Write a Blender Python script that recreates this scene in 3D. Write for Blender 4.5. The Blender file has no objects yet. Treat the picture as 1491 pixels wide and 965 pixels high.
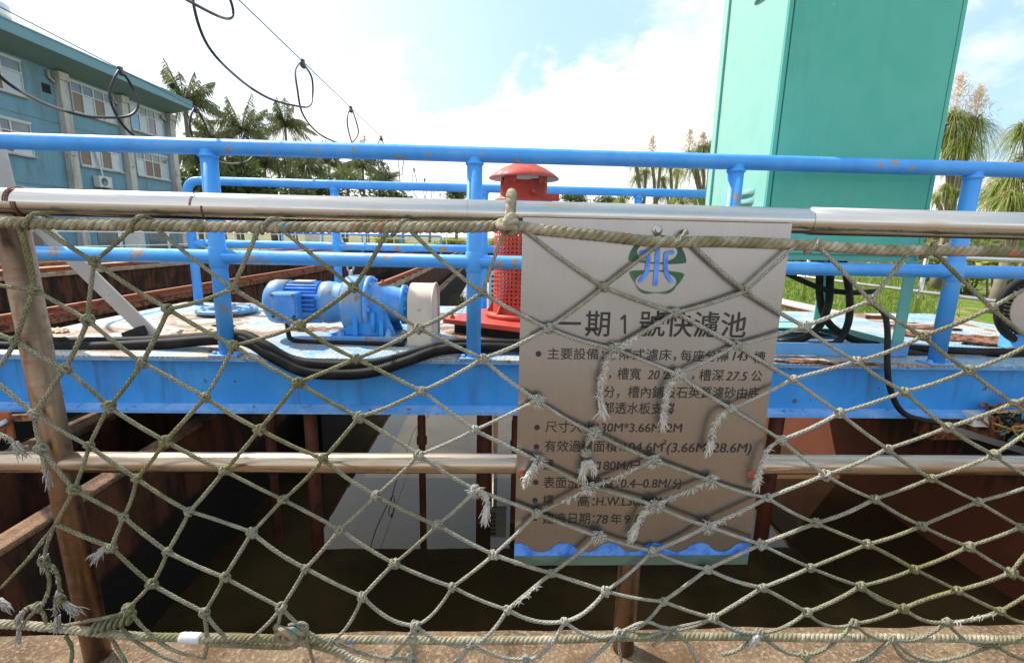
import bpy, math, random
import numpy as np
from mathutils import Vector, Matrix, noise as mnoise

R = math.radians
SC = bpy.context.scene
COL = SC.collection
random.seed(7)

# ------------------------------------------------------------------ camera
F_PX, PW, PH = 692.0, 1491.0, 965.0
_n = lambda v: v / np.linalg.norm(v)
CX, CY = PW / 2, PH / 2
_d = _n(np.array([668 - CX, 4000 - CY, F_PX]))
_w = np.array([720 - CX, 345 - CY, F_PX]); _w = _n(_w - _d * np.dot(_w, _d))
_r = np.cross(_d, _w)
CAM = np.array([0.0, -1.0, 1.0])
cd = bpy.data.cameras.new('camera'); cam = bpy.data.objects.new('camera', cd); COL.objects.link(cam)
cd.sensor_width = 36; cd.lens = F_PX / PW * 36; cd.clip_start = 0.02; cd.clip_end = 3000
rot = Matrix(((_r[0], -_r[1], -_r[2]), (_w[0], -_w[1], -_w[2]), (-_d[0], _d[1], _d[2])))
cam.matrix_world = Matrix.Translation(Vector(CAM)) @ rot.to_4x4()
SC.camera = cam

# ------------------------------------------------------------------ sky, sun, exposure
SUN_V = Vector((-0.70, 0.50, 0.95)).normalized()
SUN_EL = math.asin(SUN_V.z); SUN_ROT = math.atan2(SUN_V.x, SUN_V.y)
W = bpy.data.worlds.new('World'); SC.world = W; W.use_nodes = True
nt = W.node_tree; nt.nodes.clear(); L = nt.links.new
def wn(t, **k):
    n = nt.nodes.new(t)
    for a, b in k.items(): setattr(n, a, b)
    return n
def wmath(op, a, b=None, c=None, clamp=False):
    n = wn('ShaderNodeMath', operation=op); n.use_clamp = clamp
    for i, v in enumerate((a, b, c)):
        if v is None: continue
        if isinstance(v, (int, float)): n.inputs[i].default_value = v
        else: L(v, n.inputs[i])
    return n.outputs[0]
def wrange(v, a, b, c=0.0, d=1.0):
    n = wn('ShaderNodeMapRange', interpolation_type='SMOOTHSTEP')
    L(v, n.inputs[0])
    for i, x in enumerate((a, b, c, d)): n.inputs[i + 1].default_value = x
    return n.outputs[0]
sky = wn('ShaderNodeTexSky', sky_type='NISHITA', sun_disc=False, sun_elevation=SUN_EL, sun_rotation=SUN_ROT)
sky.air_density = 1.0; sky.dust_density = 2.0; sky.ozone_density = 1.5
tc = wn('ShaderNodeTexCoord'); sep = wn('ShaderNodeSeparateXYZ'); L(tc.outputs['Generated'], sep.inputs[0])
hx, hy, hz = sep.outputs
yab = wmath('MAXIMUM', wmath('ABSOLUTE', hy), 0.15)
az = wmath('DIVIDE', hx, yab); el = wmath('DIVIDE', hz, yab)
def wnoise(scale, det, rough, zs=1.0, off=(0, 0, 0)):
    mp = wn('ShaderNodeMapping'); L(tc.outputs['Generated'], mp.inputs[0])
    mp.inputs['Scale'].default_value = (1, 1, zs); mp.inputs['Location'].default_value = off
    n = wn('ShaderNodeTexNoise'); n.inputs['Scale'].default_value = scale; n.inputs['Detail'].default_value = det
    n.inputs['Roughness'].default_value = rough; L(mp.outputs[0], n.inputs['Vector']); return n.outputs['Fac']
nz1 = wnoise(5.0, 9, 0.55, 1.3, (0.35, 0, 0.2)); nz2 = wnoise(2.2, 6, 0.6, 1.8, (1.3, 0.4, 0)); nz3 = wnoise(11, 8, 0.6)
# cumulus bank low over the horizon, its top line rising and falling with azimuth
bump1 = wmath('MULTIPLY', wmath('EXPONENT', wmath('MULTIPLY', wmath('POWER', wmath('SUBTRACT', az, 0.27), 2), -22.0)), 0.16)
top = wmath('ADD', wmath('ADD', 0.235, bump1), wmath('MULTIPLY', wmath('SUBTRACT', nz1, 0.5), 0.42))
cum = wrange(wmath('SUBTRACT', top, el), -0.005, 0.05)
# thin veil: thick on the left (towards the sun), broken streaks to the right
vl = wrange(az, 0.15, -0.62)
veil = wmath('ADD', wmath('MULTIPLY', vl, 0.62), wmath('MULTIPLY', wrange(nz2, 0.50, 0.66), 0.75), clamp=True)
streak = wmath('MULTIPLY', wrange(nz3, 0.52, 0.68), wrange(az, 0.55, 0.95))
veil = wmath('MAXIMUM', veil, wmath('MULTIPLY', streak, 0.8))
mask = wmath('MAXIMUM', cum, wmath('MULTIPLY', veil, 0.85), clamp=True)
gain = wn('ShaderNodeMix', data_type='RGBA', blend_type='MIX'); gain.inputs[0].default_value = 0.50
L(sky.outputs[0], gain.inputs[6]); gain.inputs[7].default_value = (5.4, 7.9, 9.6, 1)
mixc = wn('ShaderNodeMix', data_type='RGBA', blend_type='MIX')
L(mask, mixc.inputs[0]); L(gain.outputs[2], mixc.inputs[6]); mixc.inputs[7].default_value = (9.0, 8.85, 8.95, 1)
bg = wn('ShaderNodeBackground'); bg.inputs[1].default_value = 0.10; L(mixc.outputs[2], bg.inputs[0])
wo = wn('ShaderNodeOutputWorld'); L(bg.outputs[0], wo.inputs[0])
sd = bpy.data.lights.new('sun', 'SUN'); sd.energy = 4.2; sd.angle = R(0.5); sd.color = (1, 0.95, 0.86)
so = bpy.data.objects.new('sun', sd); COL.objects.link(so)
so.rotation_euler = (-SUN_V).to_track_quat('-Z', 'Y').to_euler()
so.location = (-20, 15, 40)
SC.view_settings.view_transform = 'Standard'; SC.view_settings.look = 'None'
SC.view_settings.exposure = 0.70; SC.view_settings.gamma = 1.0; SC.view_settings.use_curve_mapping = False

# ------------------------------------------------------------------ measuring helpers (photo pixel -> point on a known plane)
def ray(px, py):
    v = np.array([px - CX, py - CY, F_PX]); return np.array([v @ _r, v @ _w, -(v @ _d)])
def at(px, py, Y):
    q = ray(px, py); return Vector(CAM + q * ((Y - CAM[1]) / q[1]))
def onz(px, py, z):
    q = ray(px, py); return Vector(CAM + q * ((z - CAM[2]) / q[2]))
def onx(px, py, X):
    q = ray(px, py); return Vector(CAM + q * (X / q[0]))

# ------------------------------------------------------------------ object helpers
ORG = {}
def tag(o, label=None, cat=None, group=None, kind=None):
    if label: o['label'] = label
    if cat: o['category'] = cat
    if group: o['group'] = group
    if kind: o['kind'] = kind
    return o
def thing(name, label, cat, loc=(0, 0, 0), group=None):
    o = bpy.data.objects.new(name, None); COL.objects.link(o); o.location = loc; o.empty_display_size = 0.1
    ORG[o.name] = Vector(loc); return tag(o, label, cat, group)
def kids(o): return [c for c in COL.objects if c.parent == o]
def copy_tree(o, parent=None):
    ch = kids(o)
    c = o.copy(); COL.objects.link(c)
    if parent: c.parent = parent
    for k in ch: copy_tree(k, c)
    return c

class MB:
    def __init__(s): s.v = []; s.f = []; s.uv = []; s.sm = []; s.mi = []; s.cur = 0
    def add(s, vs, fs, uvs=None, smooth=False):
        b = len(s.v); s.v.extend([tuple(v) for v in vs])
        for i, f in enumerate(fs):
            s.f.append([b + k for k in f]); s.sm.append(smooth); s.mi.append(s.cur)
            s.uv.append(uvs[i] if uvs else [(0, 0)] * len(f))
        return s
    def box(s, x0, x1, y0, y1, z0, z1):
        v = [(x, y, z) for z in (z0, z1) for y in (y0, y1) for x in (x0, x1)]
        return s.add(v, [(0, 2, 3, 1), (4, 5, 7, 6), (0, 1, 5, 4), (1, 3, 7, 5), (3, 2, 6, 7), (2, 0, 4, 6)])
    def obox(s, c, ax, ay, az_):
        c = Vector(c); ax, ay, az_ = Vector(ax), Vector(ay), Vector(az_)
        v = [c + ax * i + ay * j + az_ * k for k in (-1, 1) for j in (-1, 1) for i in (-1, 1)]
        return s.add(v, [(0, 2, 3, 1), (4, 5, 7, 6), (0, 1, 5, 4), (1, 3, 7, 5), (3, 2, 6, 7), (2, 0, 4, 6)])
    def bar(s, p, q, w, h, up=(0, 0, 1)):
        p, q = Vector(p), Vector(q); d = (q - p); c = (p + q) / 2; dn = d.normalized()
        sd_ = dn.cross(Vector(up)).normalized(); u = sd_.cross(dn).normalized()
        return s.obox(c, d / 2, sd_ * w / 2, u * h / 2)
    def tube(s, path, r, n=10, caps=True, closed=False, smooth=True, vscale=1.0):
        P = [Vector(p) for p in path]; m = len(P)
        rr = [r] * m if isinstance(r, (int, float)) else list(r)
        T = []
        for i in range(m):
            if closed: t = P[(i + 1) % m] - P[i - 1]
            else: t = P[min(i + 1, m - 1)] - P[max(i - 1, 0)]
            T.append(t.normalized() if t.length > 1e-9 else Vector((0, 0, 1)))
        a = Vector((0, 0, 1)) if abs(T[0].z) < 0.9 else Vector((1, 0, 0))
        N = (a - T[0] * a.dot(T[0])).normalized(); vs = []; L_ = 0; ls = []
        for i in range(m):
            if i:
                N = N - T[i] * N.dot(T[i])
                N = N.normalized() if N.length > 1e-6 else T[i].orthogonal().normalized()
                L_ += (P[i] - P[i - 1]).length
            B = T[i].cross(N); ls.append(L_)
            for k in range(n):
                t = 2 * math.pi * k / n
                vs.append(P[i] + (N * math.cos(t) + B * math.sin(t)) * rr[i])
        fs = []; uv = []
        for i in range(m if closed else m - 1):
            j = (i + 1) % m
            for k in range(n):
                k2 = (k + 1) % n
                fs.append((i * n + k, i * n + k2, j * n + k2, j * n + k))
                l1 = ls[j] if j else L_ + (P[0] - P[-1]).length
                uv.append([(k / n, ls[i] * vscale), ((k + 1) / n, ls[i] * vscale), ((k + 1) / n, l1 * vscale), (k / n, l1 * vscale)])
        s.add(vs, fs, uv, smooth)
        if caps and not closed:
            b = len(s.v) - m * n
            s.add([], []); 
            for ring, rev in ((0, True), (m - 1, False)):
                idx = [b + ring * n + k for k in range(n)]
                s.f.append(idx[::-1] if rev else idx); s.sm.append(False); s.mi.append(s.cur); s.uv.append([(0, 0)] * n)
        return s
    def lathe(s, prof, org, axis=(0, 0, 1), n=24, smooth=True):
        """prof: (radius, distance along axis) pairs"""
        o = Vector(org); A = Vector(axis).normalized(); N = A.orthogonal().normalized()
        if abs(A.z) > 0.99: N = Vector((1, 0, 0))
        B = A.cross(N); vs = []
        for (r_, h) in prof:
            for k in range(n):
                t = 2 * math.pi * k / n
                vs.append(o + A * h + (N * math.cos(t) + B * math.sin(t)) * max(r_, 1e-4))
        fs = []
        for i in range(len(prof) - 1):
            for k in range(n):
                k2 = (k + 1) % n; fs.append((i * n + k, i * n + k2, (i + 1) * n + k2, (i + 1) * n + k))
        return s.add(vs, fs, None, smooth)
    def prism(s, poly, org, u, v, w):
        """poly in (u,v) plane at org, extruded by vector w"""
        o, u, v, w = Vector(org), Vector(u), Vector(v), Vector(w); n = len(poly)
        vs = [o + u * a + v * b for a, b in poly] + [o + u * a + v * b + w for a, b in poly]
        fs = [tuple(range(n))[::-1], tuple(range(n, 2 * n))] + [(i, (i + 1) % n, n + (i + 1) % n, n + i) for i in range(n)]
        return s.add(vs, fs)
    def build(s, name, mats, parent=None, bevel=None, seg=2):
        me = bpy.data.meshes.new(name); org = ORG.get(parent.name, Vector()) if parent else Vector()
        me.from_pydata([(v[0] - org.x, v[1] - org.y, v[2] - org.z) for v in s.v], [], s.f)
        uvl = me.uv_layers.new(name='UVMap')
        flat = [c for f in s.uv for p in f for c in p]
        if len(flat) == 2 * len(uvl.data): uvl.data.foreach_set('uv', flat)
        me.polygons.foreach_set('use_smooth', s.sm)
        if not isinstance(mats, (list, tuple)): mats = [mats]
        for m in mats: me.materials.append(m)
        me.polygons.foreach_set('material_index', s.mi)
        me.update()
        o = bpy.data.objects.new(name, me); COL.objects.link(o)
        ORG[o.name] = org
        if parent: o.parent = parent
        if bevel:
            b = o.modifiers.new('bevel', 'BEVEL'); b.width = bevel; b.segments = seg; b.limit_method = 'ANGLE'; b.angle_limit = R(40)
        return o

def smooth_path(pts, k=8):
    P = [Vector(p) for p in pts]; out = []
    for i in range(len(P) - 1):
        a, b, c, d = P[max(i - 1, 0)], P[i], P[i + 1], P[min(i + 2, len(P) - 1)]
        for j in range(k):
            t = j / k
            out.append(0.5 * ((2 * b) + (c - a) * t + (2 * a - 5 * b + 4 * c - d) * t * t + (3 * b - a - 3 * c + d) * t ** 3))
    out.append(P[-1]); return out
def resample(pts, step):
    P = [Vector(p) for p in pts]; out = [P[0].copy()]; acc = 0.0
    for i in range(len(P) - 1):
        a, b = P[i], P[i + 1]; l = (b - a).length
        if l < 1e-9: continue
        t = step - acc
        while t <= l:
            out.append(a.lerp(b, t / l)); t += step
        acc = (acc + l) % step
    return out

# ------------------------------------------------------------------ materials
class Mat:
    def __init__(s, name, col=(0.5, 0.5, 0.5), rough=0.6, metal=0.0, spec=0.5):
        s.m = bpy.data.materials.new(name); s.m.use_nodes = True; s.t = s.m.node_tree
        s.b = s.t.nodes['Principled BSDF']; s.set('Base Color', (*col, 1)); s.set('Roughness', rough); s.set('Metallic', metal)
        s.set('Specular IOR Level', spec); s._tc = None
    def n(s, t, **k):
        n = s.t.nodes.new(t)
        for a, b in k.items(): setattr(n, a, b)
        return n
    def set(s, k, v):
        if hasattr(v, 'is_output') : s.t.links.new(v, s.b.inputs[k])
        else: s.b.inputs[k].default_value = v
    def link(s, a, b): s.t.links.new(a, b)
    def co(s, which='Object', scale=(1, 1, 1), loc=(0, 0, 0)):
        if s._tc is None: s._tc = s.n('ShaderNodeTexCoord')
        mp = s.n('ShaderNodeMapping'); s.link(s._tc.outputs[which], mp.inputs[0])
        mp.inputs['Scale'].default_value = scale; mp.inputs['Location'].default_value = loc; return mp.outputs[0]
    def noise(s, scale, det=6, rough=0.6, vec=None, dist=0.0):
        n = s.n('ShaderNodeTexNoise'); n.inputs['Scale'].default_value = scale; n.inputs['Detail'].default_value = det
        n.inputs['Roughness'].default_value = rough; n.inputs['Distortion'].default_value = dist
        s.link(vec if vec is not None else s.co(), n.inputs['Vector']); return n.outputs['Fac']
    def rng(s, v, a, b, c=0.0, d=1.0, smooth=True):
        n = s.n('ShaderNodeMapRange', interpolation_type='SMOOTHSTEP' if smooth else 'LINEAR'); s.link(v, n.inputs[0])
        for i, x in enumerate((a, b, c, d)): n.inputs[i + 1].default_value = x
        return n.outputs[0]
    def math(s, op, a, b=None, clamp=False):
        n = s.n('ShaderNodeMath', operation=op); n.use_clamp = clamp
        for i, v in enumerate((a, b)):
            if v is None: continue
            if isinstance(v, (int, float)): n.inputs[i].default_value = v
            else: s.link(v, n.inputs[i])
        return n.outputs[0]
    def mix(s, f, a, b):
        n = s.n('ShaderNodeMix', data_type='RGBA')
        for i, v in ((0, f), (6, a), (7, b)):
            if hasattr(v, 'is_output'): s.link(v, n.inputs[i])
            elif i: n.inputs[i].default_value = (*v, 1)
            else: n.inputs[i].default_value = v
        return n.outputs[2]
    def bump(s, h, strength=0.3, dist=0.01):
        n = s.n('ShaderNodeBump'); n.inputs['Strength'].default_value = strength; n.inputs['Distance'].default_value = dist
        s.link(h, n.inputs['Height']); s.t.links.new(n.outputs[0], s.b.inputs['Normal']); return n
    def xyz(s, which='Object'):
        if s._tc is None: s._tc = s.n('ShaderNodeTexCoord')
        n = s.n('ShaderNodeSeparateXYZ'); s.link(s._tc.outputs[which], n.inputs[0]); return n.outputs

MT = {}
def painted(name, col, fade, chip=(0.16, 0.10, 0.07), lvl=0.69, rough=0.38, fadeamt=0.5, sc=5.0, edge=0.02, streak=0.0):
    m = Mat(name, col, rough)
    c = m.mix(m.math('MULTIPLY', m.rng(m.noise(sc, 5, 0.6), 0.42, 0.7), fadeamt), col, fade)
    big = m.noise(sc * 2.2, 8, 0.62); ch = m.rng(big, lvl, lvl + edge)
    spk = m.rng(m.noise(sc * 16, 4, 0.6), 0.71, 0.74); ch = m.math('MAXIMUM', ch, m.math('MULTIPLY', spk, 0.7))
    c = m.mix(ch, c, m.mix(m.noise(40, 3), chip, tuple(min(1, x * 2.4) for x in chip)))
    if streak:
        sk = m.noise(9, 6, 0.7, m.co('Object', (1, 1, 0.10))); c = m.mix(m.math('MULTIPLY', m.rng(sk, 0.52, 0.70), streak), c, (0.05, 0.06, 0.09)); sk2 = m.noise(13, 5, 0.65, m.co('Object', (1, 1, 0.08), (5, 2, 1))); c = m.mix(m.math('MULTIPLY', m.rng(sk2, 0.62, 0.72), streak), c, (0.22, 0.10, 0.05))
    m.set('Base Color', c); m.set('Roughness', m.rng(m.noise(sc * 5, 4), 0.3, 0.7, rough - 0.08, rough + 0.25))
    m.bump(m.math('SUBTRACT', m.noise(60, 3), m.math('MULTIPLY', ch, 0.8)), 0.12, 0.004)
    MT[name] = m.m; return m.m
painted('rail_blue', (0.060, 0.345, 0.88), (0.15, 0.45, 0.89), chip=(0.20, 0.16, 0.14), lvl=0.625, streak=0.12)
painted('beam_blue', (0.024, 0.27, 0.72), (0.08, 0.38, 0.80), chip=(0.06, 0.05, 0.05), lvl=0.66, rough=0.45, streak=0.5)
painted('flange_blue', (0.12, 0.35, 0.74), (0.42, 0.58, 0.74), chip=(0.09, 0.065, 0.05), lvl=0.62, rough=0.55, sc=9)
painted('motor_blue', (0.07, 0.29, 0.74), (0.22, 0.42, 0.66), chip=(0.20, 0.14, 0.09), lvl=0.66, fadeamt=0.85, sc=9)
painted('frame_blue', (0.10, 0.33, 0.66), (0.2, 0.42, 0.7), lvl=0.72)
painted('motor_pale', (0.09, 0.31, 0.64), (0.36, 0.33, 0.27), chip=(0.16, 0.11, 0.07), lvl=0.63, fadeamt=0.9, sc=7)
painted('red_paint', (0.46, 0.042, 0.022), (0.54, 0.085, 0.05), chip=(0.2, 0.03, 0.02), lvl=0.69, rough=0.5, fadeamt=0.75, streak=0.3)
painted('teal_sun_sheen', (0.075, 0.40, 0.34), (0.09, 0.43, 0.37), chip=(0.07, 0.35, 0.30), lvl=0.8, rough=0.52, fadeamt=0.5, sc=1.5, streak=0.10)
MT['teal_sun_sheen'].node_tree.nodes['Principled BSDF'].inputs['Specular IOR Level'].default_value = 0.9
_b = MT['teal_sun_sheen'].node_tree.nodes['Principled BSDF']; _b.inputs['Sheen Weight'].default_value = 0.62; _b.inputs['Sheen Roughness'].default_value = 0.55; _b.inputs['Sheen Tint'].default_value = (1, 0.97, 0.80, 1)  # pale sheen puts the sunlit side's whitening into this copy
painted('teal_shaded', (0.085, 0.45, 0.35), (0.11, 0.49, 0.39), chip=(0.07, 0.35, 0.30), lvl=0.8, rough=0.5, fadeamt=0.5, sc=1.5, streak=0.10)  # same paint without the sheen, copy for the shaded front
painted('guard_cream', (0.62, 0.49, 0.38), (0.68, 0.58, 0.48), chip=(0.30, 0.2, 0.13), lvl=0.68, rough=0.5, sc=8)
painted('brace_beige', (0.46, 0.40, 0.34), (0.56, 0.50, 0.44), chip=(0.25, 0.14, 0.08), lvl=0.66, rough=0.55, sc=6)
painted('pipe_redbrown', (0.13, 0.036, 0.018), (0.08, 0.024, 0.014), chip=(0.03, 0.012, 0.008), lvl=0.6, rough=0.6, sc=6)
painted('rust_rail', (0.38, 0.11, 0.045), (0.24, 0.075, 0.035), chip=(0.09, 0.03, 0.02), lvl=0.58, rough=0.75, sc=6)
painted('white_grey', (0.62, 0.62, 0.60), (0.5, 0.5, 0.48), chip=(0.3, 0.28, 0.25), lvl=0.68, rough=0.6)

# brushed stainless tube
def steel(name, base=(0.57, 0.55, 0.525), tint=(0.46, 0.32, 0.20), rough=0.17):  # default tint puts warm reflections into the steel's colour
    m = Mat(name, base, rough, 1.0)
    n1 = m.noise(3.0, 5, 0.6, m.co('Object', (1, 1, 1))); n2 = m.noise(14, 6, 0.65, m.co('Object', (0.25, 3, 3)))
    st = m.rng(m.math('ADD', m.math('MULTIPLY', n1, 0.6), m.math('MULTIPLY', n2, 0.4)), 0.50, 0.62)
    drip = m.rng(m.noise(26, 3, 0.5, m.co('Object', (1.0, 0.15, 0.15))), 0.66, 0.72)
    c = m.mix(m.math('MULTIPLY', st, 0.55), base, tint)
    c = m.mix(m.math('MULTIPLY', m.math('MULTIPLY', drip, m.rng(n1, 0.45, 0.6)), 0.7), c, (0.42, 0.22, 0.07))
    m.set('Base Color', c); m.set('Roughness', m.rng(n2, 0.3, 0.7, rough - 0.08, rough + 0.2)); MT[name] = m.m
steel('stainless'); steel('stainless_post', (0.27, 0.175, 0.115), (0.18, 0.09, 0.05), 0.38); steel('stainless_tan', (0.50, 0.40, 0.31), (0.36, 0.24, 0.15), 0.24)  # post brown: rust plus reflected ground, put into the base colour
# brushed sign plate: fine horizontal brushing, gentle dents
m = Mat('sign_steel', (0.62, 0.60, 0.58), 0.34, 1.0)
br = m.noise(60, 3, 0.6, m.co('Object', (40, 1, 1.2))); dent = m.noise(5.5, 2, 0.5)
br2 = m.noise(900, 2, 0.5, m.co('Object', (1, 1, 0.012)))
spot = m.rng(m.noise(9, 6, 0.65), 0.66, 0.74)
m.set('Base Color', m.mix(m.math('MULTIPLY', spot, 0.4), m.mix(br2, (0.345, 0.335, 0.335), (0.40, 0.39, 0.388)), (0.50, 0.36, 0.20)))
m.set('Roughness', m.rng(br2, 0.3, 0.7, 0.27, 0.38)); m.set('Anisotropic', 0.5)
m.bump(m.math('ADD', m.math('MULTIPLY', dent, 1.0), m.math('MULTIPLY', br2, 0.01)), 0.10, 0.02); MT['sign_steel'] = m.m
MT['ink'] = Mat('ink', (0.022, 0.021, 0.02), 0.5).m
m = Mat('logo_green', (0.045, 0.13, 0.075), 0.4, 0.35); m.set('Base Color', m.mix(m.rng(m.noise(9, 4), 0.4, 0.65), (0.03, 0.105, 0.06), (0.10, 0.19, 0.11))); MT['logo_green'] = m.m
m = Mat('logo_blue', (0.05, 0.16, 0.62), 0.4, 0.1); m.set('Base Color', m.mix(m.rng(m.noise(35, 5), 0.42, 0.66), (0.12, 0.32, 0.86), (0.05, 0.17, 0.68))); MT['logo_blue'] = m.m
m = Mat('logo_teal', (0.16, 0.27, 0.23), 0.35, 0.6); m.set('Base Color', m.mix(m.noise(12, 5), (0.12, 0.22, 0.19), (0.22, 0.32, 0.26))); MT['logo_teal'] = m.m

# braided net cord (UV: u round the cord, v along it)
def cord(name, grey, olive, usplit=6.0, vsc=95.0, stripe=False):
    m = Mat(name, grey, 0.85, 0, 0.2)
    tcn = m.xyz('UV'); u, v = tcn[0], tcn[1]
    a = m.math('SINE', m.math('ADD', m.math('MULTIPLY', u, 2 * math.pi * 4), m.math('MULTIPLY', v, vsc * 6.283)))
    b = m.math('SINE', m.math('SUBTRACT', m.math('MULTIPLY', u, 2 * math.pi * 4), m.math('MULTIPLY', v, vsc * 6.283)))
    h = m.math('MAXIMUM', a, b) if not stripe else m.math('SINE', m.math('MULTIPLY', u, 2 * math.pi * 8))
    patch = m.rng(m.noise(2.3, 4, 0.6), 0.40, 0.60)
    x = m.xyz('Object')
    side = m.rng(m.math('ABSOLUTE', m.math('SUBTRACT', x[0], 0.33)), 0.25, 0.75, 0.15, 0.75)
    f = m.math('MULTIPLY', m.math('ADD', m.math('MULTIPLY', patch, 0.6), side), 0.75, clamp=True)
    fine = m.rng(m.noise(55, 4, 0.7), 0.38, 0.66)
    c = m.mix(f, m.mix(fine, grey, tuple(min(1, x_ * 1.35) for x_ in grey)), m.mix(fine, olive, tuple(x_ * 1.7 for x_ in olive)))
    groove = m.rng(h, -0.3, 0.7, 0.55, 0.0)  # darker in the grooves of the braid
    c = m.mix(groove, c, (0.075, 0.068, 0.04)) if True else c
    m.set('Base Color', c); m.bump(m.math('ADD', h, m.math('MULTIPLY', fine, 0.8)), 0.7, 0.0015); MT[name] = m.m
cord('net_cord', (0.40, 0.385, 0.34), (0.155, 0.145, 0.065))
m = Mat('rope_strand', (0.5, 0.46, 0.36), 0.9, 0, 0.2)
v1 = m.noise(24, 5, 0.7); v2 = m.noise(5, 3, 0.6); uvx = m.xyz('UV')
fl = m.rng(m.math('SINE', m.math('MULTIPLY', uvx[0], 6.283 * 9)), -0.3, 0.9)
c = m.mix(m.rng(v1, 0.35, 0.65), (0.22, 0.195, 0.105), (0.50, 0.44, 0.33)); c = m.mix(m.math('MULTIPLY', m.rng(v2, 0.45, 0.62), 0.75), c, (0.15, 0.14, 0.06))
fleck = m.rng(m.noise(38, 2, 0.5), 0.66, 0.70); c = m.mix(m.math('MULTIPLY', fleck, 0.75), c, (0.50, 0.16, 0.10))
fleck2 = m.rng(m.noise(33, 2, 0.5, m.co('Object', (1, 1, 1), (3, 1, 7))), 0.67, 0.71); c = m.mix(m.math('MULTIPLY', fleck2, 0.8), c, (0.10, 0.28, 0.46))
m.set('Base Color', m.mix(m.math('MULTIPLY', fl, 0.3), c, (0.12, 0.10, 0.06))); m.bump(fl, 0.4, 0.001); MT['rope_strand'] = m.m
m = Mat('fray', (0.34, 0.325, 0.29), 0.95, 0, 0.1); MT['fray'] = m.m
MT['fray_white'] = Mat('fray_white', (0.58, 0.56, 0.51), 0.95, 0, 0.1).m
m = Mat('rubber', (0.018, 0.017, 0.017), 0.7, 0, 0.3); m.set('Base Color', m.mix(m.rng(m.noise(7, 5), 0.45, 0.7), (0.010, 0.0095, 0.009), (0.032, 0.027, 0.023))); MT['rubber'] = m.m
m = Mat('cable_black', (0.02, 0.02, 0.021), 0.5); m.set('Base Color', m.mix(m.rng(m.noise(1.1, 3), 0.52, 0.6), (0.02, 0.02, 0.02), (0.22, 0.21, 0.20))); MT['cable_black'] = m.m
MT['wire_dark'] = Mat('wire_dark', (0.09, 0.09, 0.095), 0.5, 0.6).m
MT['zinc'] = Mat('zinc', (0.5, 0.5, 0.48), 0.4, 0.9).m
MT['dark_void'] = Mat('dark_void', (0.012, 0.012, 0.012), 0.8).m
MT['wire_yellow'] = Mat('wire_yellow', (0.45, 0.27, 0.05), 0.6).m
MT['wire_green'] = Mat('wire_green', (0.05, 0.25, 0.2), 0.6).m
MT['wire_rust'] = Mat('wire_rust', (0.20, 0.075, 0.03), 0.8).m

# chequer-plate deck, peeling pale blue over rust
m = Mat('deck_plate', (0.5, 0.6, 0.68), 0.55)
P = m.co('Object'); s2 = m.n('ShaderNodeSeparateXYZ'); m.link(P, s2.inputs[0])
k = 125.0
ua = m.math('MULTIPLY', m.math('ADD', s2.outputs[0], s2.outputs[1]), k); ub = m.math('MULTIPLY', m.math('SUBTRACT', s2.outputs[0], s2.outputs[1]), k)
tread = m.math('MULTIPLY', m.math('SINE', ua), m.math('SINE', ub)); tr = m.rng(tread, 0.25, 0.75)
c = m.mix(m.rng(m.noise(3.5, 6, 0.65), 0.42, 0.60), (0.17, 0.36, 0.58), (0.42, 0.45, 0.44))
c = m.mix(m.math('MULTIPLY', m.rng(m.noise(18, 6, 0.7), 0.52, 0.60), 0.6), c, (0.66, 0.65, 0.60))
rs = m.noise(1.9, 9, 0.68, dist=0.6); rus = m.rng(rs, 0.555, 0.60); rim = m.rng(rs, 0.50, 0.56)
c = m.mix(m.math('MULTIPLY', rim, 0.65), c, (0.55, 0.42, 0.24))
c = m.mix(rus, c, m.mix(m.noise(25, 5), (0.07, 0.03, 0.018), (0.36, 0.15, 0.06)))
c = m.mix(m.math('MULTIPLY', m.rng(m.noise(9, 5), 0.56, 0.7), 0.45), c, (0.28, 0.25, 0.2))
c = m.mix(m.math('MULTIPLY', m.math('MULTIPLY', tr, m.rng(m.noise(5, 4), 0.35, 0.6)), 0.6), c, (0.17, 0.16, 0.13))
c = m.mix(m.math('MULTIPLY', m.rng(m.noise(75, 4, 0.7), 0.5, 0.62), 0.55), c, (0.16, 0.15, 0.13))
m.set('Base Color', c); m.bump(m.math('SUBTRACT', tr, m.math('MULTIPLY', rus, 0.6)), 0.7, 0.004); MT['deck_plate'] = m.m
m = Mat('rust_scale', (0.2, 0.07, 0.03), 0.85); m.set('Base Color', m.mix(m.rng(m.noise(22, 7, 0.7), 0.38, 0.62), (0.05, 0.022, 0.014), (0.36, 0.14, 0.06))); m.bump(m.noise(40, 5), 0.8, 0.01); MT['rust_scale'] = m.m
m = Mat('peeled_flake', (0.6, 0.42, 0.22), 0.7); m.set('Base Color', m.mix(m.noise(14, 5), (0.66, 0.52, 0.32), (0.36, 0.2, 0.09))); MT['peeled_flake'] = m.m

# concrete
def concrete(name, lo, hi, rustc=None, sc=1.0, bumpd=0.012, rust_l=0.52):
    m = Mat(name, lo, 0.9, 0, 0.25)
    g = m.noise((95 if name == 'pavement' else 120 * sc), 4, 0.75); a = m.noise(3 * sc, 7, 0.65); b = m.noise(17 * sc, 6, 0.7)
    c = m.mix(m.rng(a, 0.36, 0.64), lo, hi)
    c = m.mix(m.math('MULTIPLY', m.rng(g, 0.50, 0.62), 0.62), c, tuple(min(1, x * 2.0) for x in hi))
    c = m.mix(m.math('MULTIPLY', m.rng(b, 0.56, 0.68), 0.6), c, tuple(x * 0.35 for x in lo))
    if rustc:
        c = m.mix(m.math('MULTIPLY', m.rng(m.noise(2.2 * sc, 8, 0.7), rust_l, rust_l + 0.1), 0.85), c, rustc)
    m.set('Base Color', c); m.bump(m.math('ADD', m.math('MULTIPLY', g, 0.7), b), 0.7, bumpd); MT[name] = m.m; return m
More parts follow.
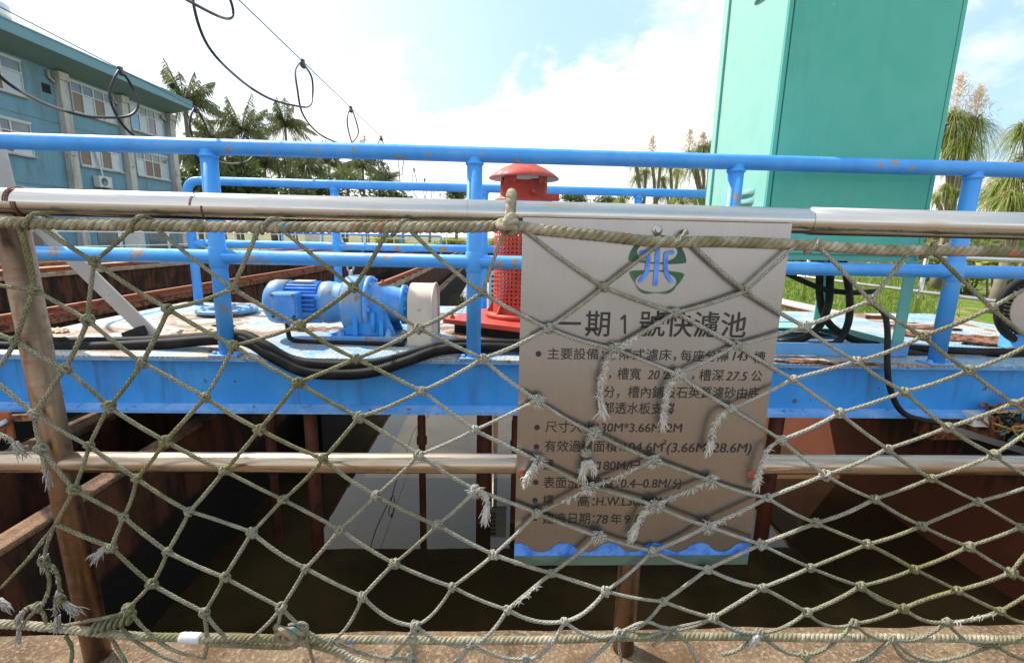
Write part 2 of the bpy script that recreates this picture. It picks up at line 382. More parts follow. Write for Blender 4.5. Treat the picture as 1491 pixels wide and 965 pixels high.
concrete('pavement', (0.135, 0.085, 0.05), (0.25, 0.175, 0.11), (0.15, 0.085, 0.042), 1.6, 0.02)
concrete('ledge_concrete', (0.32, 0.22, 0.14), (0.46, 0.36, 0.26), (0.33, 0.13, 0.05))
concrete('ledge_rust', (0.11, 0.065, 0.042), (0.33, 0.19, 0.11), (0.045, 0.028, 0.02), 1.6, 0.03)
concrete('kerb_grey', (0.42, 0.40, 0.37), (0.56, 0.54, 0.50))
concrete('unseen_paving_grey', (0.20, 0.18, 0.16), (0.29, 0.265, 0.24))
concrete('post_grey', (0.48, 0.47, 0.46), (0.58, 0.57, 0.55))
concrete('far_paving', (0.24, 0.22, 0.18), (0.32, 0.29, 0.25))
# basin wall: rusty above, near-black below an uneven line
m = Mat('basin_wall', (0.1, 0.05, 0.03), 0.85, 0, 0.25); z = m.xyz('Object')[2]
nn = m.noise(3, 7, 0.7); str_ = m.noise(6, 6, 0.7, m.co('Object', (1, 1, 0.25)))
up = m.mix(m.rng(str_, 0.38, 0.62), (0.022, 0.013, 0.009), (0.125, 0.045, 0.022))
level_mask = m.rng(m.math('ADD', z, m.math('MULTIPLY', m.math('SUBTRACT', nn, 0.5), 0.16)), -0.52, -0.46)
m.set('Base Color', m.mix(level_mask, (0.012, 0.010, 0.008), up)); m.bump(m.noise(30, 5), 0.6, 0.01); MT['basin_wall'] = m.m
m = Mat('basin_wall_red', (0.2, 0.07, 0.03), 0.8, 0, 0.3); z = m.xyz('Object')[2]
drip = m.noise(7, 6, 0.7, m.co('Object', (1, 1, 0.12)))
level_mask = m.rng(m.math('ADD', z, m.math('MULTIPLY', m.math('SUBTRACT', drip, 0.5), 1.1)), -0.42, -0.22)
m.set('Base Color', m.mix(level_mask, m.mix(m.noise(4, 6), (0.07, 0.022, 0.011), (0.17, 0.052, 0.024)), (0.022, 0.015, 0.011))); MT['basin_wall_red'] = m.m
# murky water
m = Mat('water', (0.03, 0.02, 0.01), 0.015, 0, 0.5); m.b.inputs['IOR'].default_value = 1.52; m.b.inputs['Specular Tint'].default_value = (1.0, 0.74, 0.50, 1)
m.set('Base Color', m.mix(m.rng(m.noise(0.9, 4), 0.4, 0.65), (0.030, 0.020, 0.009), (0.075, 0.050, 0.021)))
m.bump(m.noise(2.5, 3, 0.5), 0.05, 0.01); MT['water'] = m.m
# lawn, ground
m = Mat('lawn', (0.1, 0.2, 0.03), 0.95, 0, 0.1); a = m.noise(1.3, 6, 0.65); b = m.noise(22, 5, 0.75)
m.set('Base Color', m.mix(m.rng(a, 0.50, 0.62), m.mix(m.rng(b, 0.35, 0.65), (0.075, 0.15, 0.02), (0.18, 0.26, 0.035)), (0.33, 0.25, 0.12))); m.bump(b, 0.9, 0.04); MT['lawn'] = m.m
m = Mat('ground_far', (0.2, 0.18, 0.12), 0.95, 0, 0.1); m.set('Base Color', m.mix(m.rng(m.noise(0.25, 6), 0.42, 0.6), (0.12, 0.15, 0.05), (0.28, 0.23, 0.15))); MT['ground_far'] = m.m
def leafmat(name, a, b, dry=None, dryl=0.8, trans=0.25, rough=0.55):
    m = Mat(name, a, rough, 0, 0.35); g = m.n('ShaderNodeNewGeometry'); rp = g.outputs['Random Per Island']
    c = m.mix(rp, a, b)
    if dry: c = m.mix(m.rng(rp, dryl, dryl + 0.05), c, dry)
    m.set('Base Color', c)
    tr = m.n('ShaderNodeBsdfTranslucent'); m.link(c, tr.inputs[0]); ms = m.n('ShaderNodeMixShader'); ms.inputs[0].default_value = trans
    out = m.t.nodes['Material Output']; m.link(m.b.outputs[0], ms.inputs[1]); m.link(tr.outputs[0], ms.inputs[2]); m.link(ms.outputs[0], out.inputs[0])
    MT[name] = m.m
leafmat('coconut_leaf', (0.10, 0.135, 0.05), (0.23, 0.245, 0.09), (0.32, 0.26, 0.13), 0.88, 0.4)  # lightened a little to put distance haze into the leaf colour
leafmat('pony_leaf', (0.15, 0.22, 0.035), (0.36, 0.38, 0.08), (0.40, 0.32, 0.14), 0.82, 0.35)
leafmat('pony_plume', (0.78, 0.66, 0.54), (0.88, 0.78, 0.68), None, trans=0.5)
leafmat('bush_leaf', (0.08, 0.12, 0.03), (0.18, 0.21, 0.06), None, trans=0.3)
leafmat('hedge_leaf', (0.26, 0.29, 0.02), (0.48, 0.44, 0.03), (0.14, 0.2, 0.03), 0.75, 0.35)
leafmat('tree_leaf', (0.05, 0.09, 0.025), (0.12, 0.16, 0.05), None, trans=0.3)
leafmat('grass_leaf', (0.10, 0.19, 0.02), (0.24, 0.34, 0.04), (0.4, 0.33, 0.14), 0.88, 0.35)
m = Mat('bark', (0.2, 0.16, 0.12), 0.9); m.set('Base Color', m.mix(m.noise(3, 5, 0.6, m.co('Object', (1, 1, 6))), (0.13, 0.10, 0.075), (0.30, 0.25, 0.19))); MT['bark'] = m.m
# building
m = Mat('building_blue', (0.14, 0.33, 0.42), 0.8, 0, 0.2)
stv = m.rng(m.noise(1.0, 6, 0.7, m.co('Object', (1, 1, 0.2))), 0.46, 0.68); tile = m.noise(6, 3, 0.5)
m.set('Base Color', m.mix(m.math('MULTIPLY', stv, 0.8), m.mix(tile, (0.165, 0.31, 0.40), (0.20, 0.36, 0.45)), (0.13, 0.22, 0.25))); MT['building_blue'] = m.m
m = Mat('roof_teal', (0.10, 0.22, 0.27), 0.6); m.set('Base Color', m.mix(m.noise(0.8, 6, 0.7), (0.13, 0.28, 0.34), (0.17, 0.34, 0.40))); MT['roof_teal'] = m.m
m = Mat('soffit', (0.16, 0.25, 0.28), 0.8); m.set('Base Color', m.mix(m.noise(1.2, 6, 0.7, m.co('Object', (1, 0.3, 1))), (0.13, 0.24, 0.28), (0.24, 0.34, 0.36))); MT['soffit'] = m.m
m = Mat('pilaster', (0.5, 0.48, 0.45), 0.85); m.set('Base Color', m.mix(m.rng(m.noise(1.5, 6, 0.7, m.co('Object', (1, 1, 0.3))), 0.4, 0.65), (0.56, 0.54, 0.50), (0.36, 0.33, 0.29))); MT['pilaster'] = m.m
MT['window_frame'] = Mat('window_frame', (0.62, 0.62, 0.60), 0.5).m
m = Mat('glass', (0.10, 0.14, 0.17), 0.06, 0, 0.8); m.set('Base Color', m.mix(m.noise(0.9, 3), (0.05, 0.07, 0.09), (0.22, 0.28, 0.32))); MT['glass'] = m.m
MT['pale_pane'] = Mat('pale_pane', (0.42, 0.50, 0.54), 0.15, 0, 0.7).m  # pale blue-white pane
MT['blue_pane'] = Mat('blue_pane', (0.16, 0.34, 0.62), 0.12, 0, 0.7).m
MT['board_pane'] = Mat('board_pane', (0.20, 0.14, 0.10), 0.4).m
MT['aircon_white'] = Mat('aircon_white', (0.62, 0.62, 0.58), 0.5).m
MT['tank_steel'] = Mat('tank_steel', (0.7, 0.7, 0.7), 0.3, 0.7).m
MT['tan_wall'] = Mat('tan_wall', (0.46, 0.38, 0.26), 0.85).m
MT['dark_roof'] = Mat('dark_roof', (0.2, 0.14, 0.10), 0.8).m

# ================================================================== SETTING
ZW = -0.97          # water level; kerb top is z = 0; open ground z = -0.2
def sheet(name, x0, x1, y0, y1, z, mat, nx=1, ny=1):
    mb = MB(); vs = [(x0 + (x1 - x0) * i / nx, y0 + (y1 - y0) * j / ny, z) for j in range(ny + 1) for i in range(nx + 1)]
    fs = [(j * (nx + 1) + i, j * (nx + 1) + i + 1, (j + 1) * (nx + 1) + i + 1, (j + 1) * (nx + 1) + i) for j in range(ny) for i in range(nx)]
    mb.add(vs, fs); return mb
# ground with the basin cut out of it, reaching the horizon
g = MB(); BX0, BX1, BY1 = -13.0, 3.2, 34.0
for (x0, x1, y0, y1) in ((-900, BX0, -900, 900), (BX1, 900, -900, 900), (BX0, BX1, BY1, 900), (BX0, BX1, -900, -30)):
    g.add([(x0, y0, -.2), (x1, y0, -.2), (x1, y1, -.2), (x0, y1, -.2)], [(0, 1, 2, 3)])
tag(g.build('ground', MT['ground_far']), kind='structure')
tag(sheet('lawn', 3.2, 40, 0.4, 60, -.19, MT['lawn']).build('lawn', MT['lawn']), kind='structure')
# concrete walk the railing stands on, its edge dropping to the water
pv = MB(); nx, ny = 150, 24
rows = [-30, -12, -6, -3, -1.5] + [-0.8 + i * (0.86 / (ny - 6)) for i in range(ny - 5)]
rows[-1] = 0.066
vs = []
for j, y in enumerate(rows):
    for i in range(nx + 1):
        x = -4 + 8 * i / nx if 0 < i < nx else (-20 if i == 0 else 20)
        z = 0.0 if j < 5 else mnoise.fractal(Vector((x * 9, y * 9, 0)), 1.0, 2.0, 4) * 0.004
        yy = y + (mnoise.noise(Vector((x * 5, 3, 0))) * 0.006 + mnoise.noise(Vector((x * 21, 7, 0))) * 0.003 if j == len(rows) - 1 else 0)
        vs.append((x, yy, z if j < len(rows) - 1 else z - 0.006))
fs = [(j * (nx + 1) + i, j * (nx + 1) + i + 1, (j + 1) * (nx + 1) + i + 1, (j + 1) * (nx + 1) + i) for j in range(len(rows) - 1) for i in range(nx)]
b = (len(rows) - 1) * (nx + 1); k = len(vs)
vs += [(vs[b + i][0], vs[b + i][1], -1.6) for i in range(nx + 1)]
fs += [(b + i, b + i + 1, k + i + 1, k + i) for i in range(nx)]
pv.add(vs, fs, None, True); tag(pv.build('pavement', MT['pavement']), kind='structure')
tag(sheet('unseen_paving', -40, 40, -30, -2.6, .004, 0).build('unseen_paving', MT['unseen_paving_grey']), kind='structure')  # unseen strip added behind the camera to grey the sign's reflection
tag(sheet('water', BX0, 3.2, 0.05, BY1, ZW, MT['water']).build('water', MT['water']), kind='structure')

# ------------------------------------------------------------------ basin walls
def wall_thing(name, label, parts, group='concrete walls of the filter basins'):
    t = thing(name, label, 'basin wall', (parts[0][1], 3, 0), group)
    for nm, x0, x1, y0, y1, z0, z1, mt in parts:
        MB().box(x0, x1, y0, y1, z0, z1).build(nm, MT[mt], t, 0.012)
    return t
def rail_on(t, x, y0, y1, z):
    mb = MB(); mb.box(x - .045, x + .045, y0, y1, z, z + .012); mb.box(x - .009, x + .009, y0, y1, z + .012, z + .062); mb.box(x - .028, x + .028, y0, y1, z + .062, z + .09)
    mb.build('rail', MT['rust_rail'], t)
    cl = MB()
    yy = y0 + .4
    while yy < y1:
        cl.box(x + .03, x + .075, yy - .03, yy + .03, z + .002, z + .035); yy += 0.8
    cl.build('rail_clamps', MT['rust_scale'], t)
t = wall_thing('basin_wall', 'dark basin wall with a sunlit rusty top, left of the pool and under the bridge',
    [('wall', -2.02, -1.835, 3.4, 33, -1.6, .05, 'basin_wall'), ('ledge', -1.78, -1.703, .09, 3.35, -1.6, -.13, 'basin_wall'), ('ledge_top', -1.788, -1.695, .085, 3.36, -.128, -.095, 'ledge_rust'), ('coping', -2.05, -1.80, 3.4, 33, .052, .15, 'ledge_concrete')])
rail_on(t, -1.86, 3.4, 33, .15)
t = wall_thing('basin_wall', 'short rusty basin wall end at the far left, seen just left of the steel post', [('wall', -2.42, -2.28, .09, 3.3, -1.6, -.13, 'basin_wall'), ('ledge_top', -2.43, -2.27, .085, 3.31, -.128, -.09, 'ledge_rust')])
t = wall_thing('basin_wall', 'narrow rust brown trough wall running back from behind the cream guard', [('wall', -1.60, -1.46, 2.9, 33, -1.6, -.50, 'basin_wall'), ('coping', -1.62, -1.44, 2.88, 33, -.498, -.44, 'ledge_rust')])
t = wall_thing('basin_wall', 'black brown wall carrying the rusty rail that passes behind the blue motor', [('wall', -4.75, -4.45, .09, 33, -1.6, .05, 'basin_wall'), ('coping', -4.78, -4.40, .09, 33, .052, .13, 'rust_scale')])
rail_on(t, -4.44, .2, 33, .13)
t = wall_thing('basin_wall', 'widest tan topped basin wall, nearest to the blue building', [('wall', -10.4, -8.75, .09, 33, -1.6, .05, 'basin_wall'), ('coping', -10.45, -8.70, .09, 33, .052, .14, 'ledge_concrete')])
rail_on(t, -8.78, .2, 33, .14)
rail_on(t, -10.2, .2, 33, .14)
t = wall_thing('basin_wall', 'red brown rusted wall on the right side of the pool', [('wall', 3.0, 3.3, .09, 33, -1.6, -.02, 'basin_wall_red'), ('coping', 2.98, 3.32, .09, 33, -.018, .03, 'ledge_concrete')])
rail_on(t, 3.12, .2, 33, .03)
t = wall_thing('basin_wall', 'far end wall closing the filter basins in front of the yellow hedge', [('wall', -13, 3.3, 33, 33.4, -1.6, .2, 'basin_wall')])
t = thing('kerb', 'pale grey concrete kerb edging the lawn behind the sign', 'kerb', (5.5, 6, -.2))
MB().box(5.35, 5.7, 2.5, 25, -.2, -.06).build('kerb_top', MT['kerb_grey'], t, .01)
MB().box(5.33, 5.348, 2.5, 25, -.195, -.10).build('kerb_face', MT['basin_wall'], t)

# ================================================================== STEEL RAILING
rt = thing('steel_railing', 'stainless steel tube railing on the concrete edge, net and sign fixed to it', 'railing', (0, 0, 0))
ZT, ZM = 1.048, 0.498
MB().tube([(-3, 0, ZT), (-1.2, 0, ZT), (.6, 0, ZT), (3, 0, ZT)], 0.0265, 28, vscale=1).build('top_rail', MT['stainless'], rt)
MB().tube([(.655, 0, ZT), (3, 0, ZT)], 0.0285, 28).build('rail_sleeve', MT['stainless'], rt)
MB().tube([(-3, 0, ZM), (0, 0, ZM), (3, 0, ZM)], 0.0222, 24).build('mid_rail', MT['stainless_tan'], rt)
for x in (-0.945, 0.335, 1.63, -2.25):
    MB().tube([(x - (.01 if x < -.5 else 0), 0, ZT - .024), (x, 0, .5), (x + (.012 if x < -.5 else 0), 0, .002)], .0262, 24).build('post', MT['stainless_post'], rt)
tie = MB(); px = at(26, 300, 0).x
for dx in (0, .004): tie.tube([(px + dx + .014 * (i / 24) , -.029 * math.cos(i * math.pi / 12), ZT + .029 * math.sin(i * math.pi / 12)) for i in range(25)], .0013, 6)
tie.build('wire_tie', MT['wire_rust'], rt)
tie = MB(); px = at(288, 300, 0).x
tie.tube([(px + .022 * (i / 24), -.0285 * math.cos(i * math.pi / 12), ZT + .0285 * math.sin(i * math.pi / 12)) for i in range(25)], .001, 6)
tie.build('wire_tie', MT['wire_rust'], rt)

# ================================================================== SIGN
YS = -0.0315
sg = thing('information_sign', 'brushed steel information sign of the filter pond with black Chinese text and blue waves', 'sign', (.337, YS, .24))
_c = [at(*q, YS) for q in ((757, 318), (1155, 324), (752, 822), (1087, 822))]
sx0, sx1 = (_c[0].x + _c[2].x) / 2, (_c[1].x + _c[3].x) / 2; sz0, sz1 = (_c[2].z + _c[3].z) / 2, (_c[0].z + _c[1].z) / 2
MB().box(sx0, sx1, YS, YS + .0018, sz0, sz1).build('plate', MT['sign_steel'], sg)
def S(px, py):
    p = at(px, py, YS); return p.x, p.z
def flat(mb, pts2, lift, th=.0004):
    """2D outline on the sign face"""
    mb.prism(pts2, (0, YS - lift, 0), (1, 0, 0), (0, 0, 1), (0, -th, 0))
def text_mesh(body, shear=0, weight=0.0):
    c = bpy.data.curves.new('t', 'FONT'); c.body = body; c.shear = shear; c.offset = weight; c.resolution_u = 4
    o = bpy.data.objects.new('t', c); COL.objects.link(o)
    dg = bpy.context.evaluated_depsgraph_get(); dg.update(); me = bpy.data.meshes.new_from_object(o.evaluated_get(dg))
    bpy.data.objects.remove(o); bpy.data.curves.remove(c); return me
def letter(mb, body, x0, x1, yc, hpx, shear=0.0, weight=0.0, cap=False):
    """fit body between photo columns x0..x1 with its middle on row yc, hpx pixels tall"""
    me = text_mesh(body, shear, weight)
    if not me.vertices: return
    xs = [v.co.x for v in me.vertices]; ys = [v.co.y for v in me.vertices]
    X0, zc = S(x0, yc); X1, _ = S(x1, yc); _, zt = S((x0 + x1) / 2, yc - hpx / 2); _, zb = S((x0 + x1) / 2, yc + hpx / 2)
    zc = (zt + zb) / 2
    kx = (X1 - X0) / (max(xs) - min(xs))
    if cap: ym, H = 0.365, 0.73
    elif body == '，': ym, H = (max(ys) + min(ys)) / 2, max(ys) - min(ys)
    else: ym, H = 0.38, 0.92
    kz = (zt - zb) / H
    vs = [(X0 + (v.co.x - min(xs)) * kx, YS - .0006, zc + (v.co.y - ym) * kz) for v in me.vertices]
    mb.add(vs, [tuple(p.vertices) for p in me.polygons])
    if cap: mb.add([(x + .0007, y - .0001, z) for x, y, z in vs], [tuple(p.vertices) for p in me.polygons])
    bpy.data.meshes.remove(me)
w1, w2 = .010, .007
for a_ in (('一', 813, 846, 471), ('期', 852, 888, 471), ('號快濾池', 931, 1087, 472)):
    ti = MB(); letter(ti, a_[0], a_[1], a_[2], a_[3], 37, 0, w1); ti.build('title_lettering', MT['ink'], sg)
ti = MB(); _p = [S(*q) for q in ((908.5, 458), (911.5, 458), (911.5, 486), (908.2, 486), (908.2, 463.5), (903.5, 466.5), (903.5, 463.5))]; flat(ti, _p[::-1], .0003)
ti.build('title_lettering', MT['ink'], sg)
LINES = []
def line_of(y): LINES.append(MB()); return LINES[-1]
for a in [('主要設備：', 797, 879, 515, 16.5), ('分隔式濾床，', 882, 985, 516, 16.5), ('每座分隔', 991, 1061, 518, 16.5), ('槽', 1097, 1114, 520, 17),
          ('，', 886, 890, 549, 5.5), ('槽寬', 899, 933, 544, 17), ('公分', 965, 997, 545, 16.5), ('，', 1007, 1011, 550, 5.5), ('槽深', 1018, 1054, 546, 17), ('公', 1094, 1110, 547, 16),
          ('分，槽內鋪設石英質濾砂由底', 879, 1106, 571, 17), ('部透水板支撐', 878, 982, 594, 17),
          ('尺寸大小：', 794, 872, 621, 16), ('有效過濾面積：', 793, 905, 649, 16.5), ('濾', 791, 806, 676, 16), ('速：', 845, 872, 676, 15), ('日', 918, 932, 677, 14),
          ('表面洗砂速度：', 791, 901, 702, 16.5), ('分', 979, 994, 704, 15.5), ('標', 790, 806, 728, 16), ('高：', 841, 866, 729, 16),
          ('建造日期：', 790, 866, 754, 16), ('年', 889, 905, 755, 15), ('月', 922, 936, 756, 14.5)]:
    letter(line_of(a[3]), a[0], a[1], a[2], a[3], a[4], 0, w2)
for a in [('143', 1067, 1089, 518, 13.5, .2), ('20', 943, 960, 545, 13.5, .2), ('27.5', 1057, 1088, 547, 13.5, .2), ('30M*3.66M*2M', 875, 993, 622, 13, .05), ('104.6M', 908, 965, 650, 13, .05),
          ('2', 965, 970, 643, 7, .05), ('(3.66M*28.6M)', 971, 1094, 651, 14, .12), ('180M/', 872, 917, 677, 13, .05), ('0.4~0.8M/', 904, 977, 703, 13, .1), ('H.W.L36.842M', 868, 971, 729, 13, .08), ('78', 868, 885, 755, 13, .1), ('9', 909, 917, 755, 13, .1)]:
    letter(line_of(a[3]), a[0], a[1], a[2], a[3], a[4], a[5], 0, True)
for (x, y) in [(784, 515), (782, 622), (781, 650), (780, 676), (780, 702), (779, 728), (779, 754)]:
    cx_, cz_ = S(x, y); flat(line_of(y), [(cx_ + .0062 * math.cos(t * math.pi / 10), cz_ + .0062 * math.sin(t * math.pi / 10)) for t in range(20)], .0003)
for k_ in LINES: k_.build('lettering', MT['ink'], sg)
# emblem: two green crescents and a blue brush-stroke water sign
def E_(x, y): return S(890 + x / 8.77, 330 + y / 8.77)
def crescent(mb, cyl, upper, hc, hr):
    C = (585, 475 if upper else 475); Rr = 375; n = 72; O = []; H = []
    for i in range(n):
        t = 2 * math.pi * i / n; dx, dy = math.cos(t), math.sin(t)
        H.append((hc[0] + hr[0] * dx, hc[1] + hr[1] * dy))
        # ray from hole centre to half disc boundary
        lo, hi = 0, 900
        for _ in range(40):
            mid = (lo + hi) / 2; x, y = hc[0] + dx * mid, hc[1] + dy * mid
            lim = cyl + 26 * ((x - 585) / 375) ** 2 * (1 if upper else -1) * -1 + (x - 585) * .04
            ins = (x - C[0]) ** 2 + (y - C[1]) ** 2 < Rr ** 2 and (y < lim if upper else y > lim)
            if ins: lo = mid
            else: hi = mid
        k = max(lo, math.hypot(hr[0] * dx, hr[1] * dy) + 5)
        O.append((hc[0] + dx * k, hc[1] + dy * k))
    vs = [(*E_(*p),) for p in O] + [(*E_(*p),) for p in H]
    vs = [(x, YS - .0006, z) for x, z in vs]
    mb.add(vs, [(i, (i + 1) % n, n + (i + 1) % n, n + i) for i in range(n)])
em = MB(); crescent(em, 478, True, (588, 325), (258, 132)); crescent(em, 556, False, (570, 705), (262, 132)); em.build('emblem_crescents', MT['logo_green'], sg)
es = MB()
def ribbon2(mb, pts, w, lift, fn=E_):
    """flat round-ended stroke"""
    P = [Vector(p) for p in pts]; left = []; right = []
    for i, p in enumerate(P):
        d = (P[min(i + 1, len(P) - 1)] - P[max(i - 1, 0)]).normalized(); nn = Vector((-d.y, d.x)) * w / 2
        left.append(p + nn); right.append(p - nn)
    d = (P[-1] - P[-2]).normalized(); a0 = math.atan2(d.y, d.x)
    cap1 = [P[-1] + Vector((math.cos(a0 + math.pi / 2 - k * math.pi / 8), math.sin(a0 + math.pi / 2 - k * math.pi / 8))) * w / 2 for k in range(1, 8)]
    d = (P[0] - P[1]).normalized(); a0 = math.atan2(d.y, d.x)
    cap0 = [P[0] + Vector((math.cos(a0 + math.pi / 2 - k * math.pi / 8), math.sin(a0 + math.pi / 2 - k * math.pi / 8))) * w / 2 for k in range(1, 8)]
    flat(mb, [fn(*p) for p in left + cap1 + right[::-1] + cap0], lift)
def sp2(pts, k=6): return [(p.x, p.y) for p in smooth_path([(a, b, 0) for a, b in pts], k)]
ribbon2(es, [(385, 325), (465, 332)], 58, .0012); ribbon2(es, sp2([(472, 335), (470, 420), (462, 520), (440, 600), (372, 690)]), 58, .0018)
ribbon2(es, sp2([(590, 290), (585, 420), (572, 580), (560, 730)]), 62, .0012)
ribbon2(es, [(775, 325), (705, 340)], 58, .0012); ribbon2(es, sp2([(700, 345), (692, 440), (692, 540), (712, 620), (765, 695)]), 56, .0018)
es.build('emblem_strokes', MT['logo_blue'], sg)
wv = MB(); zb = S(920, 808)[1]; n = 120; ups = []
for i in range(n + 1):
    u = i / n; x = sx0 + (sx1 - sx0) * u; ph = math.sin((u * 5.2 + .18) * 2 * math.pi)
    ups.append((x, zb + .021 + .0115 * math.copysign(abs(ph) ** .7, ph)))
vs = [(x, YS - .0006, z) for x, z in ups] + [(x, YS - .0006, zb) for x, z in ups]
wv.add(vs, [(i, i + 1, n + 2 + i, n + 1 + i) for i in range(n)]); wv.build('wave_band', MT['logo_blue'], sg)
MB().box(sx0 + .0005, sx1 - .0005, YS - .0009, YS - .0001, sz0 + .0005, zb - .0005).build('base_band', MT['logo_teal'], sg)
for (px, py) in ((957, 335), (761, 691), (1095, 691)):
    p = at(px, py, YS); x = min(max(p.x, sx0 + .012), sx1 - .01)
    bo = MB(); bo.lathe([(.0105, 0), (.0105, .0015), (.004, .002)], (x, YS - .0001, p.z), (0, -1, 0), 20); bo.lathe([(.0065, .0015), (.0065, .006), (.005, .0075), (0, .0075)], (x, YS, p.z), (0, -1, 0), 6, False)
    bo.build('bolt', MT['zinc'] if py < 400 else MT['rust_rail'], sg)

# ================================================================== ROPE NET
YN = -0.046
net = thing('rope_net', 'weathered grey green diamond mesh rope net stretched below the steel rail, torn over the sign', 'net', (0, YN, 0))
A = [[(1356, 362), (1444, 448), (1505, 497)],
 [(1188, 355), (1267, 438), (1344, 489), (1410, 539), (1475, 587), (1515, 615)],
 [(1000, 347), (1086, 424), (1171, 475), (1247, 526), (1317, 570), (1379, 622), (1447, 662), (1515, 702)],
 [(762, 333), (879, 418), (984, 455), (1072, 503), (1154, 552), (1222, 601), (1292, 653), (1356, 696), (1424, 730), (1487, 767), (1515, 780)],
 [(592, 330), (702, 426), (798, 478), (896, 508), (987, 545), (1065, 595), (1137, 640), (1202, 691), (1273, 726), (1342, 765), (1410, 795), (1472, 833), (1515, 852)],
 [(404, 329), (515, 419), (610, 478), (703, 522), (782, 582), (865, 630), (952, 670), (1034, 699), (1117, 724), (1188, 761), (1263, 792), (1331, 828), (1394, 859), (1456, 889), (1515, 905)],
 [(222, 328), (339, 420), (436, 474), (519, 522), (614, 569), (691, 626), (782, 670), (859, 709), (952, 735), (1030, 765), (1108, 792), (1180, 826), (1253, 853), (1316, 885), (1379, 905), (1449, 938), (1500, 962)],
 [(52, 325), (137, 381), (245, 450), (340, 503), (434, 557), (523, 607), (610, 662), (693, 713), (782, 747), (870, 780), (950, 802), (1030, 828), (1110, 855), (1175, 891), (1244, 907), (1298, 929), (1335, 965)],
 [(-8, 414), (50, 422), (128, 466), (207, 528), (299, 578), (378, 625), (471, 668), (548, 721), (637, 764), (719, 807), (803, 834), (882, 860), (966, 875), (1038, 899), (1106, 921), (1171, 953), (1200, 985)],
 [(-20, 478), (23, 496), (95, 536), (159, 592), (241, 642), (327, 685), (412, 727), (495, 771), (574, 820), (659, 854), (739, 887), (822, 904), (901, 921), (965, 918)],
 [(-15, 548), (50, 603), (130, 649), (199, 696), (276, 744), (367, 775), (445, 827), (528, 868), (605, 910), (685, 938), (765, 959), (800, 985)],
 [(60, 653), (108, 713), (180, 752), (244, 803), (327, 840), (410, 884), (482, 933), (599, 957), (620, 985)],
 [(81, 763), (163, 797), (221, 850), (298, 891), (350, 938)]]
def NP(px, py, dy=0.0):
    p = at(px, py, YN + dy)
    if p.z < .0075: p = onz(px, py, .0075)
    return p
CP = {}
def knotpt(q):
    if q not in CP:
        CP[q] = NP(q[0], q[1], mnoise.noise(Vector((q[0] * .011, q[1] * .011, 0))) * .006)
    return CP[q]
edges = []; deg = {}
def edge(a, b):
    edges.append((a, b)); deg[a] = deg.get(a, 0) + 1; deg[b] = deg.get(b, 0) + 1
for ch in A:
    for i in range(len(ch) - 1): edge(ch[i], ch[i + 1])
broken = {((896, 508), (782, 582)), ((987, 545), (865, 630)), ((1065, 595), (952, 670)), ((1137, 640), (1034, 699)), ((865, 630), (782, 670)), ((782, 670), (693, 713)), ((952, 735), (870, 780))}
for n in range(12):
    for i in range(len(A[n])):
        j = i + 1 if n < 8 else (i if n == 8 else i - 1)
        if 0 <= j < len(A[n + 1]):
            a, b = A[n][i], A[n + 1][j]
            if (a, b) in broken or math.hypot(a[0] - b[0], a[1] - b[1]) > 175: continue
            if i == 0 and n < 8: a = (a[0] - 26, a[1] + (1 if n > 3 else -1))     # the cord leaves the head rope a hand's width further along
            if a[0] > 1500 and b[0] > 1500: continue
            edge(a, b)
for a, b in [((410, 884), (395, 940)), ((298, 891), (297, 955)), ((221, 850), (187, 885)), ((1475, 587), (1515, 572)), ((1505, 415), (1444, 448)), ((50, 603), (60, 653)), ((33, 338), (50, 422)), ((1240, 962), (1298, 929)), ((1106, 921), (1050, 952)), ((901, 921), (905, 962)), ((605, 910), (560, 960)), ((685, 938), (640, 985)), ((528, 868), (482, 933))]:
    if (a, b) not in edges: edge(a, b)
mesh = MB(); CR = .0041
rnd = random.Random(3)
for a, b in edges:
    P, Q = knotpt(a), knotpt(b); L_ = (Q - P).length
    low = max(a[1], b[1]) > 900
    sag = (rnd.uniform(.0, .005) if not low else rnd.uniform(.01, .03)) * L_ / .15; bow = rnd.uniform(-.003, .003); bx = rnd.uniform(-1, 1) * (.02 if not low else .05) * L_
    pts = []; m = 12
    side = (Q - P).cross(Vector((0, 1, 0))).normalized()
    for k in range(m + 1):
        t = k / m; s_ = 4 * t * (1 - t); p = P.lerp(Q, t)
        p = p + Vector((0, bow * s_, -sag * s_)) + side * (bx * s_ * .4)
        if p.z < .0055: p.z = .0055
        pts.append(p)
    r0 = CR * rnd.uniform(.9, 1.1)
    mesh.tube(pts, [r0 * (1.0 + .05 * math.sin(k * 1.7)) for k in range(m + 1)], 10, True)
# sheet-bend knots: two small interlocked loops of cord
def knot(mb, c, s, seed):
    rr = random.Random(seed); a0 = rr.uniform(-.5, .5); ex = Matrix.Rotation(a0, 3, 'Y')
    tilt = Matrix.Rotation(rr.uniform(-.4, .4), 3, 'Z') @ ex
    for q, (ax, ph) in enumerate(((.55, 0), (-.6, 1.4), (1.5, .5))):
        M3 = tilt @ Matrix.Rotation(ax + rr.uniform(-.2, .2), 3, 'Y') @ Matrix.Rotation(rr.uniform(-.5, .5), 3, 'X')
        n_ = 22; pts = []
        for k in range(n_):
            t = 2 * math.pi * k / n_
            pts.append(c + M3 @ Vector((math.cos(t) * .0088 * s, -math.sin(t) * .0068 * s - .001 * q, math.sin(2 * t + ph) * .0034 * s + math.sin(t) * .0018 * s)))
        mb.tube(pts, CR * .84 * s, 8, False, True)
    mb.lathe([(.001, -.005 * s), (.0045 * s, -.003 * s), (.0058 * s, 0), (.0045 * s, .003 * s), (.001, .005 * s)], c, (rr.uniform(-.3, .3), .3, 1), 10)
kset = {}
